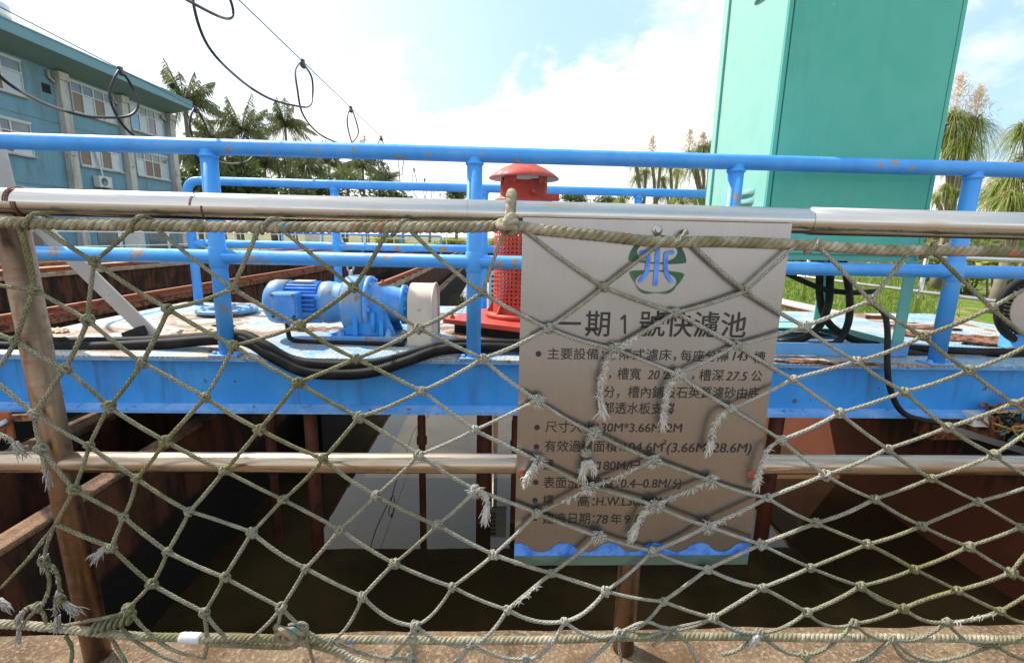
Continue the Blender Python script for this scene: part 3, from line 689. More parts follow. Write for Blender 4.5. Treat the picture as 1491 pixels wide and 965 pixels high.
for q, dgr in deg.items():
    if dgr >= 3 and -20 < q[0] < 1510 and 375 < q[1] < 970: knot(mesh, knotpt(q), 1.0 + .12 * math.sin(q[0]), q[0] * 7 + q[1])
for q in ((60, 653), (187, 885), (865, 630)): knot(mesh, knotpt(q), 1.12, q[0])
# hitches over the head rope
def over_rope(px, py, lean):
    c = at(px, py, YN + .008); pts = []
    for k in range(19):
        t = -0.5 * math.pi + 2 * math.pi * k / 18 * .9
        pts.append(c + Vector((lean * (k / 18 - .5) * .045, -math.cos(t) * .0138, math.sin(t) * .0142)))
    mesh.tube(pts, CR, 10)
for (px, py, l) in ((57, 321, 1), (208, 325, 1), (398, 328, 1), (588, 331, 1), (996, 346, 1), (1188, 357, 1), (1356, 364, 1)):
    over_rope(px, py + 1, l)
mesh.build('mesh', MT['net_cord'], net)

# twisted three-strand ropes
def strand_rope(path, r, pitch, name, mat, parent, phase=0.0):
    P = resample(smooth_path(path, 10), pitch / 9); m = len(P); mb = MB()
    T = [(P[min(i + 1, m - 1)] - P[max(i - 1, 0)]).normalized() for i in range(m)]
    N = [T[0].orthogonal().normalized()]
    for i in range(1, m):
        n_ = N[-1] - T[i] * N[-1].dot(T[i]); N.append(n_.normalized())
    for s_ in range(3):
        pts = []
        for i in range(m):
            t = -2 * math.pi * (i / 9 + s_ / 3) + phase
            pts.append(P[i] + (N[i] * math.cos(t) + T[i].cross(N[i]) * math.sin(t)) * r * .50)
        mb.tube(pts, r * .56, 8)
    return mb.build(name, MT[mat], parent)
YH = YN + .006
head = [at(px, py, YH) for px, py in ((-60, 322), (0, 323), (100, 327), (200, 328), (300, 330), (402, 331), (500, 331), (590, 331), (680, 331), (745, 329), (790, 335), (870, 343), (960, 352), (1040, 352), (1110, 354), (1190, 358), (1270, 363), (1356, 365), (1440, 366), (1560, 369))]
strand_rope(head, .0112, .044, 'head_rope', 'rope_strand', net)
foot = [NP(px, py, .004) for px, py in ((-60, 905), (0, 908), (60, 912), (120, 918), (200, 926), (290, 928), (370, 929), (450, 930), (560, 931), (700, 932), (800, 931), (880, 928), (950, 927), (1060, 926), (1180, 928), (1290, 928), (1400, 929), (1560, 933))]
strand_rope(foot, .0092, .034, 'foot_rope', 'rope_strand', net)
foot2 = [NP(px, py, .009) for px, py in ((300, 935), (360, 938), (420, 940), (440, 935), (480, 945), (520, 962), (580, 985))]
strand_rope(foot2, .0085, .03, 'foot_rope_tail', 'rope_strand', net)
# lashing up and over the steel rail at the sign's corner
lash = []
c0 = at(740, 327, YN); xr = at(743, 300, -.03).x
for k in range(16):
    t = -0.62 * math.pi + 1.55 * math.pi * k / 15
    lash.append(Vector((xr - .004 + .010 * k / 15, -math.cos(t) * .040, ZT + math.sin(t) * .040)))
strand_rope([c0 + Vector((-.004, -.012, -.004)), c0 + Vector((-.002, -.014, .008))] + lash[3:], .0105, .04, 'rail_lashing', 'rope_strand', net)
lk = MB()
for q in range(3):
    M3 = Matrix.Rotation(.5 - .5 * q, 3, 'Y')
    lk.tube([c0 + M3 @ Vector((math.cos(t * math.pi / 10) * .0165, -.004 - .014 * math.sin(t * math.pi / 10) , math.sin(t * math.pi / 5) * .006 + (q - 1) * .006)) for t in range(20)], .0072, 10, False, True)
lk.build('lashing_knot', MT['rope_strand'], net)
# tape on the foot rope, rope bundle beside it
tp = MB(); a, b_ = NP(263, 928, .004), NP(293, 929, .004)
tp.tube([a.lerp(b_, t / 8) for t in range(9)], [.0112, .0125, .0118, .0128, .012, .0126, .0119, .0124, .0112], 14); tp.build('tape', MT['white_grey'], net)
bn = MB(); cb = NP(420, 925, -.006)
for q in range(7):
    M3 = Matrix.Rotation(rnd.uniform(-.9, .9), 3, 'Y') @ Matrix.Rotation(rnd.uniform(-.6, .6), 3, 'X'); o_ = Vector((rnd.uniform(-.022, .02), rnd.uniform(-.012, .008), rnd.uniform(-.006, .014)))
    bn.tube([cb + o_ + M3 @ Vector((math.cos(t * math.pi / 11) * rnd.uniform(.019, .0205), -.012 * math.sin(t * math.pi / 11), math.sin(t * math.pi / 11) * .012)) for t in range(22)], .0058, 8, False, True)
for v in bn.v: pass
bn.v = [(x, y, max(z, .004)) for x, y, z in bn.v]
bn.build('rope_bundle', MT['rope_strand'], net)
# loose cords: torn strands that hang down, lashings at the left post
loose = MB()
def hang(pts, r=CR * .95, fray=1.0, dy=-.004):
    P = [NP(px, py, dy if i else 0) for i, (px, py) in enumerate(pts)]
    sp = smooth_path(P, 6); n_ = len(sp)
    lc = MB(); lc.tube(sp, [r * (1 + .12 * math.sin(i * 1.9)) * (1.0 if i < n_ * .6 else 1.0 - .35 * (i - n_ * .6) / (n_ * .4)) for i in range(n_)], 9)
    lc.v = [(x, y, max(z, .003)) for x, y, z in lc.v]; lc.build('loose_cord', MT['net_cord'], net)
    return P[-1], (P[-1] - P[-2]).normalized()
fr = []
def frayed(p, d, k=16, ln=.028, spread=.6, seed=0):
    mb = MB(); r_ = random.Random(seed); d = Vector(d)
    d = (d + Vector((r_.gauss(0, .15), 0, -.35))).normalized()
    for q in range(k * 2):
        o_ = Vector((r_.gauss(0, 1), r_.gauss(0, 1), r_.gauss(0, 1))) * .0022; l = ln * r_.uniform(.35, 1.1)
        dd = (d + Vector((r_.gauss(0, .22 * spread), r_.gauss(0, .2 * spread), r_.gauss(0, .22 * spread)))).normalized()
        e1 = Vector((r_.gauss(0, 1), r_.gauss(0, .7), r_.gauss(0, 1))) * ln * .07
        pts = [p - d * .012 + o_, p + o_ * 1.2 + dd * l * .3, p + o_ * 1.5 + dd * l * .65 + e1, p + o_ + dd * l + e1 * 2.2 + Vector((0, 0, -.004))]
        mb.tube(smooth_path(pts, 3), [.0016, .0016, .0015, .0015, .0014, .0012, .0011, .0009, .0007, .0004], 5)
    mb.v = [(x, y, max(z, .003)) for x, y, z in mb.v]
    mb.build('frayed_end', MT['fray_white' if -.12 < p.x < .75 else 'fray'], net)
def fuzz(q, k=14, ln=.012, seed=0):
    """short broken fibres standing out of a worn knot"""
    c = knotpt(q); mb = MB(); r_ = random.Random(seed)
    for i in range(k):
        d = Vector((r_.gauss(0, 1), -abs(r_.gauss(0, .6)), r_.gauss(.3, 1))).normalized(); s_ = c + d * .007
        mb.tube([s_, s_ + d * ln * r_.uniform(.3, .6) + Vector((r_.gauss(0, .002), 0, 0)), s_ + d * ln * r_.uniform(.6, 1.2) + Vector((r_.gauss(0, .004), 0, -.003))], [.0009, .0006, .0003], 5)
    mb.build('knot_fuzz', MT['fray_white'], net)
sd_ = 1
for pts, kk in [([(896, 508), (884, 525), (876, 548), (873, 570), (876, 592)], 12), ([(987, 545), (975, 560), (969, 585), (965, 612)], 9), ([(1065, 595), (1049, 604), (1038, 625), (1033, 650)], 8), ([(1137, 640), (1116, 656), (1107, 680), (1102, 702)], 7),
          ([(865, 630), (857, 642), (853, 650)], 0), ([(853, 668), (850, 684)], 10), ([(856, 668), (862, 678)], 8), ([(782, 670), (774, 684), (767, 696)], 8), ([(693, 713), (704, 717), (709, 730), (708, 746)], 16), ([(952, 735), (938, 744), (928, 760), (922, 776)], 8),
          ([(60, 653), (64, 675), (69, 695)], 5), ([(81, 763), (52, 800), (40, 815), (0, 857)], 0), ([(81, 763), (69, 790), (64, 816)], 8), ([(64, 816), (72, 845), (66, 872), (50, 890), (36, 905), (27, 924)], 5),
          ([(64, 816), (80, 828), (86, 848), (86, 868)], 9), ([(56, 884), (64, 895), (67, 908)], 0), ([(86, 868), (80, 885), (84, 905)], 5), ([(163, 797), (148, 803)], 12), ([(56, 880), (40, 884), (30, 895)], 12), ([(88, 872), (100, 882)], 14), ([(1106, 921), (1098, 930)], 9), ([(-8, 628), (15, 640), (26, 652)], 9), ([(0, 872), (6, 878)], 8),
          ([(187, 885), (170, 895), (120, 905), (60, 918)], 0), ([(187, 885), (210, 915), (250, 945), (300, 958)], 0), ([(170, 905), (200, 935), (250, 960), (300, 972)], 0), ([(95, 925), (105, 945), (100, 985)], 0), ([(160, 925), (175, 950), (195, 985)], 0),
          ([(1253, 853), (1278, 872), (1312, 886)], 0), ([(1300, 930), (1330, 955), (1390, 968)], 0), ([(975, 914), (1000, 935), (1020, 975)], 0), ([(901, 921), (940, 905), (975, 914), (1040, 900)], 0), ([(950, 940), (970, 925), (975, 914)], 0), ([(420, 910), (445, 908), (448, 935), (460, 975)], 0)]:
    p, d = hang(pts)
    if kk:
        fz = MB(); r3 = random.Random(sd_ * 3); PP = [NP(*q, -.004) for q in pts]; spn = smooth_path(PP, 8)
        for i in range(150 if pts[0][0] > 600 else 16):
            c = spn[r3.randrange(len(spn) // 4, len(spn))] + Vector((r3.gauss(0, .003), -.003, 0)); d3 = Vector((r3.gauss(0, 1), -.4, r3.gauss(-.5, .8))).normalized() * r3.uniform(.004, .010)
            fz.tube([c, c + d3 * .5, c + d3 + Vector((0, 0, -.002))], [.001, .0007, .0003], 5)
        fz.build('loose_fibres', MT['fray_white' if pts[0][0] > 600 else 'fray'], net)
    if kk: frayed(p, d, kk + 4, .022 if kk < 10 else .03, .55 if kk < 12 else .9, sd_)
    sd_ += 1
for c in ((853, 659), (56, 883), (88, 872), (64, 816), (187, 887)):
    kb = MB(); knot(kb, NP(c[0], c[1], -.004), 1.0, c[0]); kb.build('loose_knot', MT['net_cord'], net)
# lashings around the left post foot
for k in range(7):
    c = NP(135 + k * 9, 916 - k * 2.5, 0); loose.tube([c + Vector((.004 * math.sin(t), -.012 * math.cos(t) + .004, .012 * math.sin(t))) for t in [i * math.pi / 8 for i in range(16)]], CR * .9, 8, False, True)
loose.v = [(x, y, max(z, .002)) for x, y, z in loose.v]
loose.build('post_lashing', MT['net_cord'], net)
for i, q in enumerate([(896, 508), (987, 545), (865, 630), (952, 670), (782, 670), (952, 735), (870, 780), (1034, 699), (693, 713), (782, 582), (859, 709), (1030, 765)]): fuzz(q, 55, .012, i + 50)
def worn(a, b, seed, t0=.05, t1=.95):
    mb = MB(); r_ = random.Random(seed); P, Q = knotpt(a), knotpt(b)
    for i in range(46):
        t = r_.uniform(t0, t1); c = P.lerp(Q, t) + Vector((0, -.004, 0)); d = ((Q - P).normalized() * r_.choice((-1, 1)) * .8 + Vector((r_.gauss(0, .6), -.3, r_.gauss(0, .7)))).normalized(); l = r_.uniform(.006, .014)
        mb.tube([c, c + d * l * .5, c + d * l + Vector((0, 0, -.002))], [.0011, .0008, .0003], 5)
    mb.build('worn_strand', MT['fray_white'], net)
worn((1034, 699), (952, 735), 3); worn((859, 709), (782, 747), 4, .0, .5); worn((896, 508), (984, 455), 5, 0, .35); worn((1379, 905), (1456, 889), 6); worn((1030, 765), (1117, 724), 8, .0, .5); worn((803, 834), (739, 887), 9, .3, .8); worn((952, 670), (859, 709), 10, .3, .8)

# ================================================================== TRAVELLING BRIDGE
ZD = .385
YF, YR = 1.36, 3.26
BX0_, BX1_ = -2.72, 4.1
br = thing('travelling_bridge', 'blue steel travelling bridge across the pool with peeling pale deck plate', 'bridge', (0, YF, 0))
dk = MB(); nx, ny = 90, 26; vs = []
for j in range(ny + 1):
    for i in range(nx + 1):
        x = BX0_ + (BX1_ - BX0_) * i / nx; y = YF + (YR - YF) * j / ny
        dz = mnoise.noise(Vector((x * 1.6, y * 1.6, 1))) * .006 if 0 < j else 0
        if j == 0: dz = -abs(mnoise.noise(Vector((x * 7, 0, 4)))) * .004
        vs.append((x, y + (mnoise.noise(Vector((x * 9, 2, 0))) * .004 if j == 0 else 0), ZD + dz))
fs = [(j * (nx + 1) + i, j * (nx + 1) + i + 1, (j + 1) * (nx + 1) + i + 1, (j + 1) * (nx + 1) + i) for j in range(ny) for i in range(nx)]
k = len(vs); vs += [(x, y, ZD - .012) for x, y, z in vs]; fs += [tuple(k + q for q in f[::-1]) for f in fs]
bd_ = [i for i in range(nx + 1)]; fs += [(k + i, k + i + 1, i + 1, i) for i in range(nx)]
b2 = ny * (nx + 1); fs += [(b2 + i, b2 + i + 1, k + b2 + i + 1, k + b2 + i) for i in range(nx)]
fs += [(j * (nx + 1), (j + 1) * (nx + 1), k + (j + 1) * (nx + 1), k + j * (nx + 1)) for j in range(ny)]
fs += [(k + j * (nx + 1) + nx, k + (j + 1) * (nx + 1) + nx, (j + 1) * (nx + 1) + nx, j * (nx + 1) + nx) for j in range(ny)]
dk.add(vs, fs); dk.build('deck', MT['deck_plate'], br)
def ibeam(y, name, z0=.088, z1=.372):
    """channel lying on its side: web facing out, flanges top and bottom"""
    mb = MB(); mb.box(BX0_, BX1_, y, y + .012, z0 + .016, z1 - .014); mb.build(name, MT['beam_blue'], br)
    o = COL.objects[-1]
    f = MB(); f.box(BX0_, BX1_, y - .055, y + .10, z0, z0 + .014); f.add([(BX0_, y - .001, z0 + .034), (BX1_, y - .001, z0 + .034), (BX1_, y - .054, z0 + .0145), (BX0_, y - .054, z0 + .0145)], [(3, 2, 1, 0)])
    f.build('bottom_flange', MT['flange_blue'], br)
    f = MB(); f.box(BX0_, BX1_, y - .045, y + .10, z1 - .012, z1); f.build('top_flange', MT['flange_blue'], br)
ibeam(1.41, 'front_beam'); ibeam(3.12, 'rear_beam')
x = BX0_ + .4
cb_ = MB()
while x < BX1_: cb_.box(x - .03, x + .03, 1.512, 3.06, .20, .37); x += 1.1
cb_.build('cross_beams', MT['pipe_redbrown'], br)
for px, py, z0 in ((0, 0, 0),): pass
for (x, y, r, rr) in ((-1.39, 1.85, .026, 1), (-1.05, 1.64, .036, 1), (-.485, 2.12, .024, 1), (-.05, 2.05, .052, 1), (.165, 2.05, .026, 1), (1.815, 1.80, .045, 1)):
    MB().tube([(x, y, .20), (x, y, -.3), (x, y, -1.5)], r, 16).build('suction_pipe', MT['pipe_redbrown'], br)
    if r < .03:
        MB().lathe([(r + .012, 0), (r + .012, .05), (r + .004, .06), (r + .004, .2)], (x, y, -.42), (0, 0, 1), 14).build('pipe_coupling', MT['pipe_redbrown'], br)
fl = MB(); fl.lathe([(.055, 0), (.11, 0), (.11, .016), (.055, .016)], (-.05, 2.05, -1.02), (0, 0, 1), 24); fl.build('pipe_flange', MT['rust_scale'], br)
# flange ring on the deck, curled flakes, rust scale
c = onz(331, 451, ZD + .03)
rg = MB(); rg.lathe([(.125, -.03), (.125, .012), (.21, .012), (.21, -.012), (.125, -.012)], c, (0, 0, 1), 32); rg.build('deck_flange', MT['motor_pale'], br)
rgb = MB()
for q in range(8):
    t = q * math.pi / 4 + .2; rgb.lathe([(.014, .012), (.014, .024), (0, .026)], c + Vector((math.cos(t) * .168, math.sin(t) * .168, 0)), (0, 0, 1), 6, False)
rgb.build('flange_bolts', MT['flange_blue'], br)
def flake(px, py, w, d, mat, curl, seed, yaw=0.0, zoff=.004):
    r_ = random.Random(seed); c = onz(px, py, ZD + zoff); mb = MB(); n_ = 14; m_ = 7; vs = []
    for j in range(m_ + 1):
        for i in range(n_ + 1):
            u, v = i / n_ - .5, j / m_ - .5
            e = 1 - .35 * abs(mnoise.noise(Vector((u * 6 + seed, v * 4, 2)))) 
            x, y = u * w * e, v * d * e * max(0, 1 - (2 * u) ** 2) ** .5 * (.55 + 1.1 * abs(mnoise.noise(Vector((u * 9 + seed * 3, 1.5 * (v > 0), 7)))))
            x, y = x * math.cos(yaw) - y * math.sin(yaw), x * math.sin(yaw) + y * math.cos(yaw)
            vs.append((c.x + x, c.y + y, c.z + curl * (v + .5) ** 2 + abs(mnoise.noise(Vector((u * 9 + seed, v * 9, 0)))) * .012))
    fs = [(j * (n_ + 1) + i, j * (n_ + 1) + i + 1, (j + 1) * (n_ + 1) + i + 1, (j + 1) * (n_ + 1) + i) for j in range(m_) for i in range(n_)]
    k = len(vs); vs += [(x, y, z - .004) for x, y, z in vs]; fs += [tuple(k + q for q in f[::-1]) for f in fs]
    mb.add(vs, fs); mb.build('rust_flake', MT[mat], br)
flake(290, 486, .26, .08, 'peeled_flake', .02, 1); flake(325, 474, .16, .05, 'dark_void', .0, 2); flake(268, 484, .09, .03, 'dark_void', 0, 3); flake(82, 483, .16, .08, 'peeled_flake', .015, 4)
flake(1412, 496, .85, .16, 'rust_scale', .03, 5, -.38); flake(1345, 478, .5, .08, 'rust_scale', .012, 6, -.35); flake(1165, 527, .3, .05, 'rust_scale', .004, 7); flake(1440, 503, .3, .05, 'dark_void', .01, 8, -.3); flake(1240, 530, .35, .06, 'rust_scale', .004, 11)
flake(470, 480, .42, .22, 'rust_scale', .0, 9, .2, -.001); flake(1300, 468, .4, .12, 'peeled_flake', .0, 10, -.2, -.001); flake(1185, 488, .35, .12, 'peeled_flake', 0, 12, 0, -.001)
# ------------------------------------------------------------------ guard railings
def weld(mb, p, r): mb.lathe([(r * .9, -.012), (r * 1.14, -.004), (r * 1.14, .004), (r * .9, .012)], p, (0, 0, 1), 16)
def guard(name, label, y, xs, zt, zm, rt_, rp, x0, x1):
    t = thing(name, label, 'railing', (xs[0], y, ZD), 'blue guard railings of the bridge')
    MB().tube([(x0, y, zt)] + [(x, y, zt + .002 * math.sin(x * 5)) for x in xs if x0 < x < x1] + [(x1, y, zt)], rt_, 24).build('top_rail', MT['rail_blue'], t)
    MB().tube([(x0, y, zm), (x1, y, zm)], rt_ * .93, 24).build('mid_rail', MT['rail_blue'], t)
    for x in xs:
        p = MB(); p.tube([(x, y, ZD), (x, y, zt - rt_ * .4)], rp, 22); p.lathe([(rp, .0), (rp + .006, -.006), (rp + .007, -.014), (rp, -.02)], (x, y, zt - rt_ + .004), (0, 0, 1), 22)
        p.lathe([(rp + .002, -.05), (rp + .005, -.046), (rp + .005, .046), (rp + .002, .05)], (x, y, zm), (0, 0, 1), 22)
        p.build('post', MT['rail_blue'], t)
        bp = MB(); bp.box(x - .07, x + .07, y - .05, y + .05, ZD + .001, ZD + .010); bp.lathe([(.012, 0), (.012, .012), (0, .014)], (x - .052, y - .02, ZD + .01), (0, 0, 1), 6, False); bp.lathe([(.012, 0), (.012, .012), (0, .014)], (x + .052, y - .02, ZD + .01), (0, 0, 1), 6, False)
        bp.build('foot_plate', MT['flange_blue'], t, .002)
    return t
guard('guard_railing', 'nearer of the two blue pipe guard railings, along the front edge of the bridge deck', 1.40, [-2.6, -1.347, -.1, 1.18, 2.39, 3.62], 1.388, .878, .0365, .0375, -2.72, 4.05)
yb = 3.1; XB = -2.50
t = guard('guard_railing', 'farther blue pipe guard railing with a curved left corner, at the rear of the bridge', yb, [-1.32, -.09, 1.205], 1.398, .90, .034, .033, XB + .12, 1.93)
cr = [(XB + .12, yb, 1.398), (XB + .06, yb, 1.39), (XB + .02, yb, 1.36), (XB, yb, 1.30), (XB, yb, 1.2)]
MB().tube(smooth_path(cr, 6) + [Vector((XB, yb, ZD))], .034, 22).build('corner_post', MT['rail_blue'], t)
MB().tube([(XB, yb, .90), (XB + .12, yb, .90)], .031, 20).build('corner_mid_rail', MT['rail_blue'], t)

# ------------------------------------------------------------------ gear motor
MY, MZ = 1.85, .60
gm = thing('gear_motor', 'blue electric gear motor on a pedestal, its shaft running to a cream guard', 'motor', (-.75, MY, ZD))
AX = (1, 0, 0)
m_ = MB(); m_.lathe([(0, 0), (.05, .001), (.095, .008), (.122, .03), (.130, .055), (.131, .13), (.126, .131), (.10, .132)], (-1.335, MY, MZ), AX, 32); m_.build('fan_cowl', MT['motor_pale'], gm)
m_ = MB(); m_.lathe([(.10, 0), (.104, .001), (.104, .19), (.12, .195), (.12, .21), (.10, .212)], (-1.205, MY, MZ), AX, 32)
for q in range(30):
    tq = 2 * math.pi * q / 30
    if 3.6 < tq < 4.2: continue
    u = Vector((0, math.cos(tq), math.sin(tq))); s_ = Vector((0, -math.sin(tq), math.cos(tq)))
    m_.obox(Vector((-1.11, MY, MZ)) + u * .112, (.088, 0, 0), u * .013, s_ * .0028)
m_.build('motor_body', MT['motor_blue'], gm)
m_ = MB(); m_.box(-1.235, -1.095, MY - .185, MY - .10, .53, .675); tb = m_.build('terminal_box', MT['motor_blue'], gm, .012, 3)
ld = MB(); ld.box(-1.228, -1.102, MY - .198, MY - .1855, .537, .668); ld = ld.build('lid', MT['motor_blue'], tb, .008, 3)
for xx in (-1.222, -1.108):
    for zz in (.544, .662): MB().lathe([(.009, 0), (.009, .006), (0, .008)], (xx, MY - .1955, zz), (0, -1, 0), 8, False).build('screw', MT['rust_scale'], tb)
MB().box(-1.17, -1.06, MY - .05, MY + .04, MZ + .119, MZ + .1275).build('name_plate', MT['brace_beige'], gm)
m_ = MB(); m_.lathe([(.09, 0), (.122, .002), (.126, .03), (.122, .07), (.112, .105), (.118, .108), (.118, .135), (.09, .14)], (-1.01, MY, MZ), AX, 32); m_.build('adapter_flange', MT['motor_pale'], gm)
m_ = MB(); m_.lathe([(.09, 0), (.13, .0), (.160, .006), (.170, .03), (.172, .075), (.170, .10), (.165, .128), (.10, .13)], (-.875, MY, MZ - .005), AX, 40); m_.build('gear_housing', MT['motor_pale'], gm)
m_ = MB(); m_.lathe([(.16, 0), (.166, .002), (.166, .026), (.112, .03), (.106, .15), (.10, .175), (.10, .20)], (-.745, MY, MZ - .005), AX, 36); m_.build('gear_case', MT['motor_blue'], gm)
m_ = MB(); m_.lathe([(.112, 0), (.118, .002), (.118, .024), (.085, .03), (.075, .045), (.03, .05)], (-.545, MY, MZ - .005), AX, 32); m_.build('end_cover', MT['beam_blue'], gm)
bl = MB()
for q in range(12):
    tq = 2 * math.pi * q / 12 + .1
    bl.lathe([(.011, 0), (.011, .014), (0, .015)], (-.522, MY + math.cos(tq) * .1, MZ - .005 + math.sin(tq) * .1), AX, 6, False)
    bl.lathe([(.012, 0), (.012, .012), (0, .013)], (-.717, MY + math.cos(tq) * .148, MZ - .005 + math.sin(tq) * .148), AX, 6, False)
    bl.lathe([(.010, -.016), (.010, 0), (0, .001)], (-.876, MY + math.cos(tq) * .11, MZ + math.sin(tq) * .11), AX, 6, False)
bl.build('flange_bolts', MT['motor_blue'], gm)
MB().lathe([(.014, 0), (.014, .014), (.009, .016), (.009, .03), (0, .031)], (-.66, MY, MZ + .108), (0, 0, 1), 12).build('filler_plug', MT['rust_rail'], gm)
m_ = MB(); m_.lathe([(.012, 0), (.012, .03), (.004, .03), (.004, .03)], (-.845, MY, MZ + .16), (0, 0, 1), 10); m_.tube([(-.845 + .018 * math.cos(a_ * math.pi / 8), MY, MZ + .205 + .018 * math.sin(a_ * math.pi / 8)) for a_ in range(16)], .006, 8, False, True); m_.build('lifting_eye', MT['zinc'], gm)
pd = MB(); pz0, pz1 = ZD + .045, MZ - .02
poly = [(-.95, 0), (-.56, 0), (-.60, .10), (-.62, pz1 - pz0 + .02), (-.80, pz1 - pz0 + .02), (-.82, .08), (-.86, .03)]
pd.prism(poly, (0, MY - .135, pz0), (1, 0, 0), (0, 0, 1), (0, .022, 0)); pd.prism(poly, (0, MY + .06, pz0), (1, 0, 0), (0, 0, 1), (0, .022, 0))
pd.box(-.80, -.772, MY - .165, MY + .12, pz0, pz1); pd.box(-.65, -.628, MY - .160, MY + .12, pz0, pz1 - .06); pd.box(-.77, -.655, MY - .05, MY + .05, pz0, pz1)
pd.build('pedestal', MT['beam_blue'], gm, .004)
MB().tube([(-.685, MY - .155, pz0 + .02), (-.685, MY - .155, pz1 - .01)], .012, 12).build('drain_tube', MT['beam_blue'], gm)
MB().box(-.93, -.52, MY - .175, MY + .17, ZD + .012, pz0).build('base_plate', MT['motor_pale'], gm, .006)
for xx in (-.875, -.60):
    for yy in (MY - .145, MY + .14):
        b = MB(); b.lathe([(.026, 0), (.026, .004), (.02, .005), (.02, .025), (.01, .026), (.01, .04), (0, .041)], (xx, yy, pz0), (0, 0, 1), 6, False); b.build('anchor_bolt', MT['flange_blue'], gm)
MB().tube([(-.50, MY, MZ - .005), (-.38, MY, MZ - .005)], .034, 18).build('shaft', MT['rust_rail'], gm)
MB().box(-.515, -.47, MY + .02, MY + .12, ZD, .58).build('bearing_block', MT['dark_void'], gm)
sgd = thing('shaft_guard', 'cream rounded sheet metal guard over the drive chain beside the blue gear motor', 'guard', (-.42, MY, ZD))
gp = []
for q in range(17):
    a_ = math.pi - math.pi * q / 16; gp.append((.165 * math.cos(a_), .235 + .105 * math.sin(a_)))
outl = [(-.185, 0)] + gp + [(.185, 0)]
inn = [(.160, 0)] + [(x * .94, z - .012) for x, z in gp[::-1]] + [(-.160, 0)]
gb = MB(); n_ = len(outl)
def gpt(x, q): return (x, MY - .02 + q[0], ZD + .002 + q[1])
vs = [gpt(-.485, q) for q in outl] + [gpt(-.350, q) for q in outl]
gb.add(vs, [(i, i + 1, n_ + i + 1, n_ + i) for i in range(n_ - 1)], None, True)
gb.add([gpt(-.482, q) for q in outl], [tuple(range(n_))]); gb.build('cover', MT['guard_cream'], sgd)
fc = MB(); fc.add([gpt(-.352, q) for q in outl] , [tuple(range(n_))[::-1]]); fc.build('side_panel', MT['white_grey'], sgd)
lp = MB(); lp.tube([gpt(-.346, q) for q in outl], .006, 6); lp.build('edge_lip', MT['guard_cream'], sgd)
for zz in (.12, .30): MB().lathe([(.008, 0), (.008, .005), (0, .006)], (-.42, MY - .02 - .172 - (.0 if zz > .2 else .008), ZD + zz * .7), (0, -1, 0), 8, False).build('rivet', MT['zinc'], sgd)

# ------------------------------------------------------------------ red vent stack
VX, VY = .185, 2.20
vt = thing('vent_stack', 'red perforated vent stack with a domed rain cap on the bridge deck', 'vent', (VX, VY, ZD))
ca, sa = math.cos(R(-29)), math.sin(R(-29))
def rotp(x, y): return (.14 + x * ca - y * sa, 2.19 + x * sa + y * ca)
def rbox(hx, hy, z0, z1):
    q = [rotp(*p) for p in ((-hx, -hy), (hx, -hy), (hx, hy), (-hx, hy))]
    return MB().prism(q, (0, 0, z0), (1, 0, 0), (0, 1, 0), (0, 0, z1 - z0))
rbox(.29, .29, ZD, .445).build('rubber_pad', MT['rubber'], vt); rbox(.345, .345, .446, .478).build('base_plate', MT['red_paint'], vt, .004)
for p in ((-.3, -.3), (.3, -.3), (-.3, .3)):
    q = rotp(*p); MB().lathe([(.016, 0), (.016, .016), (.008, .017), (.008, .03), (0, .031)], (*q, .478), (0, 0, 1), 6, False).build('bolt', MT['red_paint'], vt)
fl = MB(); fl.lathe([(.0, 0), (.235, 0), (.235, .03), (.18, .03)], (VX, VY, .479), (0, 0, 1), 36); fl.build('base_flange', MT['red_paint'], vt)
for q in range(8):
    tq = q * math.pi / 4; u = Vector((math.cos(tq), math.sin(tq), 0)); gs = MB(); gs.prism([(.183, 0), (.23, 0), (.19, .075), (.183, .08)], (VX, VY, .509), u, (0, 0, 1), u.cross(Vector((0, 0, 1))) * .01); gs.build('gusset', MT['red_paint'], vt)
# perforated cylinder: real holes
RP, z0, z1 = .187, .509, 1.24; nc, nr = 40, 21; pf = MB(); cwz = (z1 - .10 - z0 - .06) / nr
def cyl(t, z, r=RP): return (VX + r * math.cos(t), VY + r * math.sin(t), z)
for (za, zb_) in ((z0, z0 + .06), (z1 - .10, z1)):
    for i in range(72):
        a_, b_ = 2 * math.pi * i / 72, 2 * math.pi * (i + 1) / 72; pf.add([cyl(a_, za), cyl(b_, za), cyl(b_, zb_), cyl(a_, zb_)], [(0, 1, 2, 3)], None, False)
dt = 2 * math.pi / nc
for j in range(nr):
    zc = z0 + .06 + cwz * (j + .5)
    for i in range(nc):
        tc_ = dt * (i + .5); hw, hh = dt / 2, cwz / 2; rh = .0088
        outer = []; inner = []
        for q in range(8):
            a_ = q * math.pi / 4 + math.pi / 8
            inner.append(cyl(tc_ + math.cos(a_) * rh / RP, zc + math.sin(a_) * rh))
        sq = [(1, .41), (.41, 1), (-.41, 1), (-1, .41), (-1, -.41), (-.41, -1), (.41, -1), (1, -.41)]
        outer = [cyl(tc_ + hw * (1 if abs(a_) == 1 and False else a_), zc + hh * b_) for a_, b_ in sq]
        pf.add(outer + inner, [(q, (q + 1) % 8, 8 + (q + 1) % 8, 8 + q) for q in range(8)])
        cor = [((1, 1), 0, 1), ((-1, 1), 2, 3), ((-1, -1), 4, 5), ((1, -1), 6, 7)]
        for (a_, b_), p1, p2 in cor: pf.add([cyl(tc_ + hw * a_, zc + hh * b_), outer[p1], outer[p2]], [(0, 2, 1)])
o = pf.build('perforated_pipe', MT['red_paint'], vt)
hs = MB(); hs.lathe([(.19, 0), (.192, .03), (.16, .06), (.152, .062), (.152, .15), (.149, .15), (.149, .0)], (VX, VY, 1.20), (0, 0, 1), 40); hs.build('housing', MT['red_paint'], vt)
